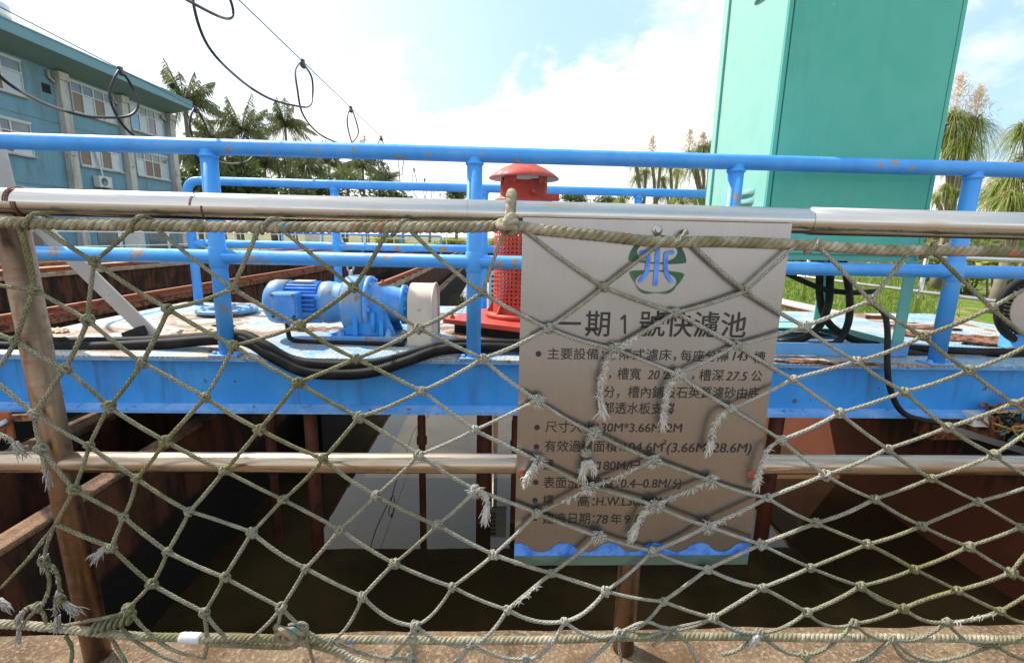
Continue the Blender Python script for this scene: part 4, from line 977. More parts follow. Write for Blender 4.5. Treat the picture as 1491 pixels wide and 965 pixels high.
mt_ = MB(); mt_.lathe([(.142, 0), (.142, .012)], (VX, VY, 1.345), (0, 0, 1), 30); 
for q in range(4):
    tq = q * math.pi / 2 + .9; u = Vector((math.cos(tq), math.sin(tq), 0)); sv = Vector((-u.y, u.x, 0)); mt_.obox(Vector((VX, VY, 1.365)) + u * .146, u * .004, sv * .045, (0, 0, .028))
mt_.build('cap_brackets', MT['red_paint'], vt)
cp = MB(); cp.lathe([(0, .092), (.04, .088), (.09, .074), (.14, .052), (.19, .022), (.226, -.006), (.2255, -.012)], (VX, VY, 1.385), (0, 0, 1), 44); cp.build('rain_cap', MT['red_paint'], vt)
cp = MB(); cp.lathe([(0, .080), (.10, .055), (.17, .022), (.2245, -.011)], (VX, VY, 1.382), (0, 0, 1), 44); cp.build('cap_lining', MT['white_grey'], vt)
bo = MB(); bo.lathe([(.014, 0), (.014, .012), (0, .014)], (VX + .05, VY - .143, 1.285), (0.3, -1, 0), 6, False); bo.build('latch_bolt', MT['red_paint'], vt)
MB().obox((VX + .15, VY - .10, 1.255), (.07, 0, 0), (0, .012, 0), (0, 0, .022)).build('latch', MT['red_paint'], vt, .004)

# ------------------------------------------------------------------ control cabinet
X0, X1, Y0, Y1, Z0, Z1 = 1.43, 2.335, 1.56, 2.25, .915, 3.0
cbn = thing('control_cabinet', 'tall teal green control cabinet standing on four legs on the bridge deck', 'cabinet', ((X0 + X1) / 2, (Y0 + Y1) / 2, ZD))
MB().box(X0, X1, Y0, Y1, Z0, Z1).build('cabinet_body', MT['teal_sun_sheen'], cbn, .006)
MB().box(X0 + .03, X1 - .03, Y0 - .016, Y0 - .001, Z0 + .035, Z1 - .04).build('front_door', MT['teal_shaded'], cbn, .005)
MB().box(X0 + .001, X0 + .024, Y0 - .012, Y0 - .0005, Z0 + .012, Z1 - .01).build('door_frame', MT['teal_shaded'], cbn, .003)
MB().box(X1 - .024, X1 - .001, Y0 - .012, Y0 - .0005, Z0 + .012, Z1 - .01).build('door_frame', MT['teal_shaded'], cbn, .003)
MB().box(X0 - .014, X0 - .001, Y1 - .05, Y1 + .012, Z0 + .01, Z1).build('corner_trim', MT['teal_sun_sheen'], cbn, .003)
for zb_ in (1.165, 2.30):
    for q in range(3):
        lv = MB(); zc = zb_ + q * .05; n_ = 10; y0, y1 = 1.67, 1.90; vs = []
        for i in range(n_ + 1):
            u = i / n_; y = y0 + (y1 - y0) * u; d = .022 * math.sin(math.pi * u) ** .5
            vs += [(X0 - .001, y, zc + .034), (X0 - d - .001, y, zc + .004), (X0 - .001, y, zc)]
        for i in range(n_): a_ = i * 3; lv.add([], []); lv.f += []
        lv.add(vs, [f for i in range(n_) for f in ((i * 3, i * 3 + 3, i * 3 + 4, i * 3 + 1), (i * 3 + 1, i * 3 + 4, i * 3 + 5, i * 3 + 2))], None, True)
        lv.build('louvre', MT['teal_sun_sheen'], cbn)
for (x, y) in ((X0 + .03, Y0 + .03), (X1 - .03, Y0 + .03), (X0 + .03, Y1 - .03), (X1 - .03, Y1 - .03)):
    lg = MB(); sx = 1 if x < 1.8 else -1; sy = 1 if y < 1.9 else -1
    lg.box(min(x - sx * .03, x + sx * .035), max(x - sx * .03, x + sx * .035), y - .004 - sy * .026, y + .004 - sy * .026, ZD + .06, Z0 + .001); lg.box(x - .004 - sx * .026, x + .004 - sx * .026, min(y - sy * .022, y + sy * .035), max(y - sy * .022, y + sy * .035), ZD + .06, Z0 + .001)
    lg.build('leg', MT['teal_sun_sheen'], cbn)
for a in ((X0 - .01, X1 + .01, Y0 - .03, Y0 - .02), (X0 - .01, X1 + .01, Y1 + .0, Y1 + .01)): MB().box(*a, ZD + .005, ZD + .075).build('base_frame', MT['frame_blue'], cbn)
for a in ((X0 - .01, X0 + .0, Y0 - .019, Y1 - .001), (X1 + .0, X1 + .01, Y0 - .019, Y1 - .001)): MB().box(*a, ZD + .005, ZD + .075).build('base_frame', MT['teal_sun_sheen'], cbn)
MB().box(X0 + .001, X1 - .001, Y1 - .22, Y1 - .001, ZD + .062, ZD + .070).build('base_tray', MT['teal_sun_sheen'], cbn)

# ------------------------------------------------------------------ hoses and cables
def corr(path, r, pitch, name, label, cat, amp=.15, group=None):
    P = resample(smooth_path(path, 10), pitch / 2.0)
    rr = [r * (1 + (amp if i % 2 else -amp)) for i in range(len(P))]
    mb = MB(); mb.tube(P, rr, 12); o = mb.build(name, MT['rubber']); return tag(o, label, cat, group)
H1 = [at(-60, 503, 1.50), at(60, 506, 1.50), at(150, 505, 1.5), at(240, 500, 1.5), at(320, 494, 1.48), at(360, 497, 1.40), at(395, 518, 1.33), at(440, 540, 1.30), at(490, 545, 1.29), at(540, 542, 1.29), at(590, 527, 1.31), at(640, 510, 1.38), at(700, 506, 1.48), at(780, 508, 1.5), at(900, 512, 1.5)]
corr(H1, .026, .011, 'conduit_hose', 'black ribbed hose drooping lowest over the blue beam below the gear motor', 'hose', group='ribbed hoses along the bridge edge')
H2 = [at(-60, 495, 1.58), at(80, 498, 1.58), at(200, 497, 1.57), at(310, 490, 1.55), at(352, 488, 1.44), at(385, 503, 1.36), at(430, 526, 1.33), at(500, 532, 1.32), at(560, 526, 1.34), at(610, 512, 1.40), at(660, 500, 1.5), at(720, 500, 1.57), at(800, 501, 1.58), at(900, 503, 1.58)]
corr(H2, .025, .011, 'conduit_hose', 'black ribbed hose lying just above and behind its lower drooping twin by the motor', 'hose', group='ribbed hoses along the bridge edge')
mc = smooth_path([(-1.165, MY - .15, .535), (-1.165, MY - .155, .46), (-1.15, MY - .16, .41), (-1.08, MY - .17, .397), (-.95, MY - .19, .397), (-.80, MY - .195, .397), (-.5, MY - .21, .397)], 8)
mb = MB(); mb.tube(mc, .013, 12); o = mb.build('motor_cable', MT['rubber']); tag(o, 'short black cable curling down from the terminal box of the blue gear motor', 'cable')
gl = MB(); gl.lathe([(.02, 0), (.02, .03), (.015, .035), (.015, .06)], (-1.165, MY - .15, .535), (0, 0, -1), 10); gl.build('cable_gland', MT['motor_blue'], o)
def cable(name, label, path, r, group='black cables under the teal cabinet', mat='rubber'):
    mb = MB(); mb.tube(smooth_path(path, 8), r, 12); o = mb.build(name, MT[mat]); return tag(o, label, 'cable', group)
cY = 1.92
cable('power_cable', 'thick black cable dropping from the cabinet and sweeping left along the deck', [(2.10, cY, .93), (2.11, cY, .80), (2.08, cY - .06, .62), (1.98, cY - .12, .48), (1.80, cY - .16, .415), (1.5, cY - .18, .41), (1.0, cY - .2, .41)], .022)
cable('power_cable', 'thick black cable looping tightest below the cabinet, foremost of the bundle', [(2.13, cY - .05, .93), (2.20, cY - .06, .72), (2.22, cY - .07, .55), (2.17, cY - .10, .44), (2.08, cY - .16, .41), (1.95, cY - .22, .41), (1.5, cY - .25, .41)], .021)
cable('power_cable', 'thick black cable hanging in the middle of the bundle and bending right over the deck', [(2.06, cY + .04, .93), (2.07, cY + .02, .70), (2.12, cY, .54), (2.2, cY - .06, .45), (2.30, cY - .16, .412), (2.5, cY - .26, .41), (2.9, cY - .33, .41), (3.3, cY - .24, .41)], .022)
cable('power_cable', 'black cable running from behind the sign into the bundle under the cabinet', [at(1120, 385, 1.9), at(1160, 405, 1.9), at(1200, 421, 1.9), at(1240, 426, 1.9), at(1275, 424, 1.92)], .017)
cable('power_cable', 'thin black cable falling over the deck edge down the front of the blue beam', [at(1268, 440, 1.72), at(1286, 455, 1.60), at(1292, 480, 1.42), at(1292, 530, 1.335), at(1296, 565, 1.33), at(1312, 598, 1.33), at(1345, 612, 1.32), at(1400, 618, 1.32)], .0145, None)
cable('hose_along_deck', 'black hose lying along the deck front at the right edge', [at(1306, 512, 1.6), at(1360, 521, 1.6), at(1420, 525, 1.6), at(1470, 518, 1.6), at(1540, 500, 1.6)], .026, None)
# cable tie-down bracket
bk = MB(); bk.bar(at(1262, 462, 1.75), at(1300, 462, 1.75), .02, .02); tag(bk.build('cable_clip', MT['rust_rail']), 'small rusty clip holding the thin cable beside the right cabinet leg', 'clip')
# cream sprocket wheel with chain and hose at the right edge
spc = at(1512, 450, 1.75)
sp = thing('chain_sprocket', 'cream chain sprocket cut off by the right edge of the picture', 'sprocket', spc)
sw = MB(); sw.lathe([(0, -.03), (.16, -.03), (.165, -.022), (.165, .022), (.16, .03), (0, .03)], spc, (.25, 1, 0), 40); sw.build('sprocket_disc', MT['guard_cream'], sp)
cn = MB(); AXs = Vector((.25, 1, 0)).normalized(); U = AXs.cross(Vector((0, 0, 1))).normalized()
for q in range(44):
    tq = 2 * math.pi * q / 44; c = spc + (U * math.cos(tq) + Vector((0, 0, 1)) * math.sin(tq)) * .172
    cn.lathe([(.008, -.026), (.008, .026)], c, AXs, 8); cn.lathe([(0, -.030), (.0095, -.030), (.0095, -.026)], c, AXs, 8)
cn.build('chain', MT['dark_void'], sp)
tn = MB(); tn.tube([spc + (U * math.cos(q * math.pi / 20) + Vector((0, 0, 1)) * math.sin(q * math.pi / 20)) * .212 + AXs * -.01 for q in range(40)], .024, 12, False, True); tn.build('rubber_guard', MT['rubber'], sp)
MB().box(spc.x - .10, spc.x + .3, spc.y - .10, spc.y + .1, ZD + .001, ZD + .10).build('bearing_base', MT['rail_blue'], sp, .006)
MB().box(spc.x - .04, spc.x + .12, spc.y - .02, spc.y + .1, ZD + .10, spc.z).build('bearing_stand', MT['rail_blue'], sp, .006)
wt = MB(); wt.tube(smooth_path([at(1452, 512, 1.6), at(1470, 506, 1.6), at(1482, 507, 1.62), at(1500, 500, 1.65)], 5), .006, 8); wt.tube(smooth_path([at(1455, 518, 1.58), at(1475, 512, 1.6), at(1500, 512, 1.62)], 5), .005, 8)
tag(wt.build('wire_scrap', MT['zinc']), 'scrap of pale twisted wire on the deck at the foot of the sprocket', 'wire')
# end carriage with wheel and loose wiring under the right end of the beam
ec = thing('end_carriage', 'dark rusty end carriage with loose wiring below the right end of the blue beam', 'carriage', (2.85, 1.6, .0))
MB().box(2.55, 4.1, 1.50, 1.62, -.10, .06).build('carriage_frame', MT['rust_scale'], ec, .005)
wh = MB(); wh.lathe([(0, -.03), (.10, -.03), (.10, .02), (.13, .022), (.13, .04), (0, .04)], (3.12, 1.66, .205), (0, 1, 0), 28); wh.build('wheel', MT['rust_scale'], ec)
MB().bar(at(1380, 622, 1.30), at(1510, 662, 1.30), .05, .03).build('cable_tray', MT['zinc'], ec)
jb = MB(); o_ = at(1425, 606, 1.34); jb.box(o_.x - .05, o_.x + .04, 1.31, 1.39, o_.z - .05, o_.z + .02); jb.build('junction_box', MT['white_grey'], ec, .005)
for q, (mt, n_) in enumerate((('wire_rust', 5), ('wire_yellow', 4), ('wire_green', 2), ('rubber', 3))):
    r_ = random.Random(q + 4); w_ = MB()
    for i in range(n_):
        x, y = 1452 + r_.uniform(-25, 40), 608 + r_.uniform(-8, 18); p = [at(x + r_.gauss(0, 18), y + r_.gauss(0, 10), 1.32 + r_.uniform(-.03, .03)) for _ in range(6)]
        w_.tube(smooth_path(p, 6), .0045 if mt != 'rubber' else .009, 7)
    w_.build('wiring', MT[mt], ec)
rc = MB()
for i in range(7):
    x = 1432 + i * 10; p = at(x, 590 + 5 * math.sin(i), 1.33); rc.tube([p + Vector((math.cos(t * math.pi / 5) * .02, .004 * (i % 2), math.sin(t * math.pi / 5) * .013)) for t in range(10)], .006, 7, False, True)
rc.build('rusty_chain', MT['rust_scale'], ec)
# rusty bracket and pipe stub at the far left under the beam
lb = thing('bracket', 'rusty brown bracket plate with a pipe stub under the left end of the blue beam', 'bracket', at(10, 620, 1.2))
p0, p1 = at(-40, 600, 1.2), at(20, 640, 1.2); MB().box(p0.x, p1.x, 1.2, 1.215, p1.z, p0.z).build('plate', MT['rust_rail'], lb, .003)
MB().bar(at(-40, 610, 1.22), at(60, 606, 1.22), .03, .03).build('arm', MT['rust_scale'], lb)
MB().tube([at(-10, 625, 1.15), at(12, 612, 1.19)], .016, 12).build('pipe_stub', MT['zinc'], lb)
# A-frame cable mast at the left end of the bridge
ms = thing('cable_mast', 'beige flat bar mast braced to the deck at the left, carrying the overhead cables', 'mast', (-2.1, 1.85, ZD))
f1 = onz(222, 489, ZD + .01); top_ = at(-60, 215, 1.88)
MB().bar(f1, top_, .016, .085, (1, 0, .9)).build('brace', MT['brace_beige'], ms, .003)
f2 = onz(62, 492, ZD + .01); MB().tube([f2, at(-8, 212, 1.84), at(-60, 20, 1.84)], .045, 14).build('mast_post', MT['brace_beige'], ms)
for f in (f1, f2):
    MB().box(f.x - .08, f.x + .08, f.y - .05, f.y + .05, ZD + .001, ZD + .011).build('foot_plate', MT['peeled_flake'], ms, .003)
mb = MB(); mb.obox(f1 + Vector((-.075, -.03, .02)), (.05, 0, .02), (0, .03, 0), (-.01, 0, .025)); mb.build('foot_block', MT['rubber'], ms, .006)

# ================================================================== OVERHEAD CABLE LINES (festoon cables for the moving bridge)
def festoon(name, label, X, nodes, wz, pre, loops, rc, seed, amp):
    r_ = random.Random(seed)
    t = thing(name, label, 'overhead cable', (X, nodes[0], wz(nodes[0])), 'festoon cable lines over the basins')
    ys = [pre] + list(nodes)
    w_ = MB(); w_.tube([(X, y, wz(y)) for y in np.linspace(-1.5, nodes[-1] + 6, 40)], .0045, 6); w_.build('messenger_wire', MT['wire_dark'], t)
    for i in range(1 if X < -3 else 0, len(ys) - 1):
        y0, y1 = ys[i], ys[i + 1]; s = (y1 - y0) / 1.72; k = r_.uniform(.85, 1.1) * amp * (.60 if i == 0 and X > -3 else 1)
        q = [(0, 0), (-.16, -.14), (-.24, -.34), (-.06, -.56), (.35, -.66), (.85, -.66), (1.35, -.58), (1.80, -.46), (2.00, -.28), (1.92, -.09), (1.72, 0)]
        P = [(X + r_.uniform(-.02, .02), y0 + a * s, wz(y0) + (wz(y1) - wz(y0)) * a / 1.72 + b * k) for a, b in q]
        c = MB(); c.tube(smooth_path(P, 7), rc, 9); c.build('cable_loop', MT['cable_black'], t)
        cl = MB(); cl.box(X - .014, X + .014, y1 - .02, y1 + .02, wz(y1) - .045, wz(y1) + .02); cl.tube([(X, y1 - .022, wz(y1) - .04), (X, y1 + .022, wz(y1) - .04)], .024, 10); cl.build('cable_clamp', MT['wire_dark'], t)
    return t
w1 = lambda y: 2.735 - .018 * (y - 4.4)
festoon('festoon_line', 'right overhead wire with hanging black cable loops, running on past the palms', -2.0, [2.78, 4.42, 6.08, 7.86, 9.6, 11.3, 13.1, 15.0, 17.0, 19, 21.2], w1, 1.1, 10, .0095, 5, .92)
w2 = lambda y: 2.645 - .05 * (y - 3.18)
festoon('festoon_line', 'left overhead wire with hanging black cable loops, crossing in front of the blue building', -3.8, [3.15, 4.36, 5.58, 6.79, 8.0, 9.2, 10.5, 11.8, 13.1], w2, 1.9, 9, .0125, 9, .95)

# ================================================================== BLUE BUILDING
XB_, YB0, YB1, ZB0 = -24.0, 9.0, 37.2, -.2
bl = thing('office_building', 'three storey pale blue office building with a flat overhanging roof behind the basins', 'building', (-28, 23, ZB0))
MB().box(-36, XB_, YB0, YB1, ZB0, 9.9).build('wall', MT['building_blue'], bl)
rf = MB(); rf.prism([(-37, 9.72), (-22.3, 9.72), (-22.3, 10.28), (-22.9, 10.45), (-37, 10.45)], (0, YB0 - 1.2, 0), (1, 0, 0), (0, 0, 1), (0, YB1 - YB0 + 1.3, 0)); rf.build('roof', MT['roof_teal'], bl)
sf = MB(); sf.prism([(-24.0, 9.35), (-22.36, 9.70), (-22.36, 9.719), (-24.0, 9.719)], (0, YB0 - 1.1, 0), (1, 0, 0), (0, 0, 1), (0, YB1 - YB0 + 1.15, 0)); sf.build('soffit', MT['soffit'], bl)
gt = MB(); gt.box(-22.298, -22.27, YB0 - 1.2, YB1 + .09, 10.22, 10.29); gt.build('gutter_edge', MT['roof_teal'], bl)
pil = [19.2, 23.5, 28.0, 32.4, 36.95]
for y in pil:
    p = MB(); p.box(XB_ + .003, XB_ + .34, y - .26, y + .26, ZB0, 8.9); p.box(XB_ + .004, XB_ + .42, y - .31, y + .31, 8.9, 9.3)
    for zc in (5.0, 1.7): p.box(XB_ + .01, XB_ + .40, y - .28, y + .12, zc, zc + .35)
    p.build('pilaster', MT['pilaster'], bl, .01)
    d = MB(); d.tube([(XB_ + .12, y - .62, 9.2), (XB_ + .12, y - .62, 8.9), (XB_ + .12, y - .30, 8.7)], .07, 10); d.build('drain_pipe', MT['pilaster'], bl)
for zz in (3.2, 6.6): MB().box(XB_ + .002, XB_ + .03, YB0, YB1, zz, zz + .05).build('joint_band', MT['soffit'], bl)
PT = ['board_pane', 'pale_pane', 'board_pane', 'glass', 'blue_pane', 'pale_pane']
def window(y0, y1, z0, z1, ncol, pat, split=.66):
    f = MB(); X = XB_ + .004; d = .07
    f.box(X, X + d, y0, y1, z0, z0 + .06); f.box(X, X + d, y0, y1, z1 - .06, z1); f.box(X, X + d - .004, y0 + .001, y1 - .001, z0 + (z1 - z0) * split - .03, z0 + (z1 - z0) * split + .03)
    for i in range(ncol + 1):
        y = y0 + (y1 - y0) * i / ncol; f.box(X + .002, X + d - .006, max(y - .035, y0), min(y + .035, y1), z0 + .001, z1 - .001)
    w_ = f.build('window', MT['window_frame'], bl)
    zs = z0 + (z1 - z0) * split
    groups = {}
    for i in range(ncol):
        ya, yb_ = y0 + (y1 - y0) * i / ncol, y0 + (y1 - y0) * (i + 1) / ncol
        groups.setdefault(pat[i % len(pat)], []).append((ya + .03, yb_ - .03, z0 + .05, zs - .02))
        groups.setdefault('glass' if pat[i % len(pat)] != 'blue_pane' else 'pale_pane', []).append((ya + .03, yb_ - .03, zs + .02, z1 - .05))
    for mt, rects in groups.items():
        for (a, b, c, e) in rects:
            g_ = MB()
            g_.box(X + .001, X + .02, a, b, c, e)
            if mt == 'board_pane': g_.box(X + .001, X + .03, a, b, (c + e) / 2 - .02, (c + e) / 2 + .02)
            g_.build('board_panel' if mt == 'board_pane' else 'pane', MT[mt], w_)
    s_ = MB(); s_.box(X, XB_ + .16, y0 - .08, y1 + .08, z0 - .09, z0 - .002); s_.build('sill', MT['pilaster'], w_)
    h = MB(); h.box(X, XB_ + .10, y0 - .06, y1 + .06, z1 + .002, z1 + .07); h.build('head_trim', MT['window_frame'], w_)
for z0, z1 in ((7.5, 9.15), (4.6, 6.2), (1.35, 2.95)):
    q = {7.5: 0, 4.6: 1, 1.35: 2}[z0]
    window(28.75, 31.85, z0, z1, 4, (['board_pane', 'pale_pane', 'board_pane', 'pale_pane'], ['board_pane', 'pale_pane', 'board_pane', 'pale_pane'], ['glass', 'glass', 'pale_pane', 'glass'])[q])
    window(33.2, 36.3, z0, z1, 4, (['blue_pane', 'pale_pane', 'glass', 'pale_pane'], ['pale_pane', 'board_pane', 'board_pane', 'pale_pane'], ['glass', 'pale_pane', 'glass', 'glass'])[q])
    window(22.9 + .9, 25.9, z0, z1, 2, (['board_pane', 'pale_pane'], ['board_pane', 'pale_pane'], ['glass', 'glass'])[q]); window(20.0, 22.6, z0, z1, 3, ['glass', 'pale_pane', 'board_pane'])
MB().box(XB_ + .003, XB_ + .02, 27.0, 27.5, 8.05, 8.5).build('vent_opening', MT['dark_void'], bl)
for y0, y1 in ((24.2, 25.6), (29.2, 31.2), (33.6, 36)): MB().box(XB_ + .003, XB_ + .03, y0, y1, ZB0, .9).build('door', MT['glass' if y0 > 26 else 'board_pane'], bl)
ac = thing('air_conditioner', 'white outdoor air conditioner unit hung on the blue wall below a window', 'air conditioner', (XB_ + .3, 29.9, 3.5))
MB().box(XB_ + .06, XB_ + .45, 29.4, 30.35, 3.45, 4.1).build('case', MT['aircon_white'], ac, .03)
fn = MB(); fn.lathe([(.24, 0), (.24, .012), (.2, .014), (.2, .004), (0, .004)], (XB_ + .451, 29.75, 3.78), (1, 0, 0), 24); fn.build('fan_grille', MT['glass'], ac)
MB().box(XB_ + .004, XB_ + .4, 29.5, 29.55, 3.38, 3.449).build('bracket', MT['zinc'], ac); MB().box(XB_ + .004, XB_ + .4, 30.2, 30.25, 3.38, 3.449).build('bracket', MT['zinc'], ac)
MB().tube(smooth_path([(XB_ + .2, 30.0, 4.1), (XB_ + .12, 30.0, 4.7), (XB_ + .1, 29.8, 5.6)], 6), .05, 8).build('pipe', MT['aircon_white'], ac)
wt = thing('water_tank', 'pale steel water tank on the roof of the blue building', 'tank', (-24.3, 24.2, 10.45))
p = onx(8, 25, -24.2); tk = MB(); tk.lathe([(0, 0), (.7, 0), (.7, 1.0), (.66, 1.06), (.3, 1.2), (0, 1.22)], (-24.3, 25.2, 10.45), (0, 0, 1), 28); tk.build('tank_shell', MT['tank_steel'], wt)
fl = MB(); 
for h in (.2, .5, .8): fl.lathe([(.70, h - .02), (.72, h), (.70, h + .02)], (-24.3, 25.2, 10.45), (0, 0, 1), 28)
fl.build('hoops', MT['tank_steel'], wt)
sl = thing('flood_light', 'small dark flood light on the far end of the blue roof edge', 'lamp', (-22.4, 35.6, 10.45))
MB().tube([(-22.6, 35.4, 10.44), (-22.6, 35.4, 10.75)], .04, 8).build('stem', MT['zinc'], sl); MB().lathe([(0, -.15), (.13, -.15), (.2, .1), (.2, .16), (0, .16)], (-22.5, 35.4, 10.85), (1, -.3, -.4), 16).build('lamp_head', MT['dark_void'], sl)

# ================================================================== PLANTS
def frond(mb, base, az_, el_, L_, n, ll, droop, r_):
    """one feather leaf: curved rib and two rows of hanging leaflets"""
    h = Vector((math.cos(az_), math.sin(az_), 0)); pts = []
    for i in range(n + 1):
        t = i / n
        pts.append(base + h * (L_ * (math.cos(el_) * t)) + Vector((0, 0, L_ * (math.sin(el_) * t - droop * t * t))))
    mb.tube(pts[::max(1, n // 6)], .03, 4, False, False, False)
    side = Vector((-h.y, h.x, 0))
    for i in range(1, n):
        t = i / n; tan = (pts[i + 1] - pts[i - 1]).normalized(); l = ll * (math.sin(math.pi * min(1, t * .93 + .07)) ** .6) * r_.uniform(.8, 1.15)
        for sg_ in (-1, 1):
            d = (side * sg_ * r_.uniform(.3, .6) + tan * .5 + Vector((0, 0, -r_.uniform(.5, 1.1)))).normalized()
            a = pts[i]; m = a + d * l * .55; e = a + d * l + Vector((0, 0, -.25 * l)); wd = tan * (.03 + .012 * l)
            mb.add([a - wd * .6, a + wd * .6, m + wd, m - wd, e], [(0, 1, 2, 3), (3, 2, 4)])
def palm_mesh(seed, nf=30, L_=3.5, n=30, ll=.75):
    r_ = random.Random(seed); mb = MB()
    for i in range(nf):
        a = i * 2.4 + r_.uniform(-.3, .3); e = r_.uniform(-.1, .85) if i % 3 else r_.uniform(.75, 1.4)
        frond(mb, Vector((0, 0, 0)), a, e, L_ * r_.uniform(.8, 1.1), n, ll, r_.uniform(.45, 1.0) if i % 3 else r_.uniform(.15, .5), r_)
    return mb
pv_ = []
def palm(px, py, D, scale, label, var, name='coconut_palm', zb=-.2, group='coconut palms behind the basins'):
    c = at(px, py, D - 1.0)
    t = thing(name, label, 'palm tree', (c.x, c.y, zb), group)
    lean = random.Random(px).uniform(-.06, .06) * (c.z - zb)
    path = [(c.x + lean * (1 - u) ** 2, c.y, zb + (c.z - zb) * u) for u in (0, .25, .5, .75, 1)]
    MB().tube(smooth_path(path, 4), [.20 * scale - .09 * scale * i / 16 for i in range(17)], 10).build('trunk', MT['bark'], t)
    if len(pv_) <= var:
        o = palm_mesh(var + 20).build('crown', MT['coconut_leaf']); pv_.append(o)
    else:
        o = pv_[var].copy(); COL.objects.link(o)
    o.parent = t; o.location = (c.x - t.location.x, c.y - t.location.y, c.z - zb); o.scale = (scale,) * 3; o.rotation_euler = (0, 0, px * .37)
palm(268, 150, 46, 1.25, 'tallest coconut palm, at the end of the blue building', 0)
palm(352, 190, 50, 1.15, 'second tallest coconut palm, just left of the slim spiky crowned one', 1)
palm(415, 182, 54, 1.05, 'slim coconut palm with a spiky crown rising clear above the top blue rail', 2)
palm(292, 235, 42, 1.0, 'coconut palm with a low crown between the blue building and the first blue post', 2)
palm(330, 222, 58, 1.1, 'coconut palm in the gap behind the tall ones, over the first blue post', 0)
palm(385, 240, 52, 1.05, 'low coconut palm below the slim spiky one', 1)
palm(450, 250, 60, 1.1, 'low coconut palm just right of the slim spiky one', 0)
palm(478, 236, 66, 1.15, 'coconut palm with a rounded crown just touching the top blue rail from below', 2)
palm(528, 242, 64, 1.25, 'coconut palm at the right end of the palm row, by the white sky', 1)
palm(505, 262, 56, .8, 'shortest coconut palm, low in front of the right end of the row', 0)
palm(370, 228, 60, 1.1, 'coconut palm half hidden behind the second tallest one', 2)
palm(435, 232, 62, 1.0, 'coconut palm half hidden behind the slim spiky crowned one', 1)
palm(312, 205, 50, 1.0, 'coconut palm between the tallest and the second tallest', 1)
palm(560, 262, 66, .9, 'outermost low coconut palm beyond the right end of the row', 2)
palm(425, 268, 50, .8, 'short young coconut palm low in the middle of the palm row', 2)
palm(345, 272, 48, .8, 'short young coconut palm beside the curved end of the far blue rail', 1)
def clump(center, rad, n, size, r_, mb=None, flat_=.8):
    """leaves spread through a few overlapping lobes"""
    mb = mb or MB(); c = Vector(center); rx, ry, rz = rad
    lobes = [(Vector((r_.uniform(-.55, .55) * rx, r_.uniform(-.55, .55) * ry, r_.uniform(-.5, .55) * rz)), r_.uniform(.35, .62)) for _ in range(9)]
    for i in range(n):
        lc, lr = r_.choice(lobes); d = Vector((r_.gauss(0, 1), r_.gauss(0, 1), r_.gauss(0, 1))).normalized() * lr * r_.random() ** .4
        p = c + lc + Vector((d.x * rx, d.y * ry, d.z * rz)); s = size * r_.uniform(.6, 1.3)
        u = Vector((r_.gauss(0, 1), r_.gauss(0, 1), r_.gauss(0, .6))).normalized(); v = u.orthogonal().normalized(); v = (v * math.cos(i) + u.cross(v) * math.sin(i)).normalized()
        mb.add([p - u * s, p + v * s * .4, p + u * s, p - v * s * .4], [(0, 1, 2, 3)])
    return mb
def bush(name, label, cat, c, rad, n, size, mat, group=None, seed=1):
    c = Vector(c); t = thing(name, label, cat, (c.x, c.y, -.2), group); r_ = random.Random(seed)
    clump(c, rad, n, size, r_).build('foliage', MT[mat], t)
    st = MB()
    for i in range(4): st.tube([(c.x + r_.uniform(-.2, .2) * rad[0], c.y, -.2), (c.x + r_.uniform(-.4, .4) * rad[0], c.y + r_.uniform(-.2, .2) * rad[1], c.z)], [.05 * max(.5, rad[2]), .02], 6)
    st.build('stems', MT['bark'], t); return t
def tree(name, label, px, py, D, rad, n, size, seed, mat='tree_leaf', group='far round topped trees'):
    c = at(px, py, D - 1); t = thing(name, label, 'tree', (c.x, c.y, -.2), group); r_ = random.Random(seed)
    clump(c, rad, n, size, r_).build('crown', MT[mat], t)
    tk = MB(); tk.tube([(c.x, c.y, -.2), (c.x + .2, c.y, c.z * .5), (c.x, c.y, c.z)], [.28, .2, .08], 8)
    for i in range(4):
        e = c + Vector((r_.uniform(-.6, .6) * rad[0], r_.uniform(-.5, .5) * rad[1], r_.uniform(0, .6) * rad[2])); tk.tube([(c.x + .1, c.y, c.z * .6), e], [.1, .03], 6)
    tk.build('trunk', MT['bark'], t)
for a in [('round topped far tree left of the middle blue post, the only one against white sky', 664, 284, 80, (2.6, 2.4, 1.6), 1500, .22, 3),
          ('far tree at the right foot of the palm row', 585, 304, 85, (4.5, 3, 1.6), 1500, .25, 4), ('far tree with a low spreading crown left of the vent cap', 625, 310, 95, (5, 3, 1.5), 1500, .25, 5),
          ('far green tree just right of the red vent cap', 838, 290, 60, (1.9, 2, 1.1), 1200, .18, 6), ('far green tree low behind the steel rail above the sign', 890, 292, 62, (3.0, 2, 1.0), 1200, .18, 7)]:
    tree('broadleaf_tree', a[0], *a[1:7], a[7])
for i, (px, py, D, rx, lab) in enumerate([(300, 285, 44, 4.5, 'dense dark hedge at the corner of the blue building'), (400, 292, 46, 4.5, 'dense dark green bush under the middle of the palm row'), (490, 298, 52, 5.0, 'dense dark green bush under the right half of the palm row'), (560, 312, 60, 5, 'dark bush beyond the last palm')]):
    c = at(px, py, D - 1); bush('bush', lab, 'bush', (c.x, c.y, c.z + .6), (rx, 2.5, 2.9), 3000, .3, 'bush_leaf', 'bushes under the palms', i + 30)
for i, (x0, lab) in enumerate([(-10, 'clipped yellow green hedge left of the middle blue post'), (-5.2, 'clipped yellow green hedge right behind the middle blue post'), (-.4, 'clipped yellow green hedge behind the perforated red pipe')]):
    bush('hedge', lab, 'hedge', (x0 + 1.6, 40, .35), (2.3, .8, .75), 1800, .12, 'hedge_leaf', 'yellow green hedges beyond the basins', i + 60)

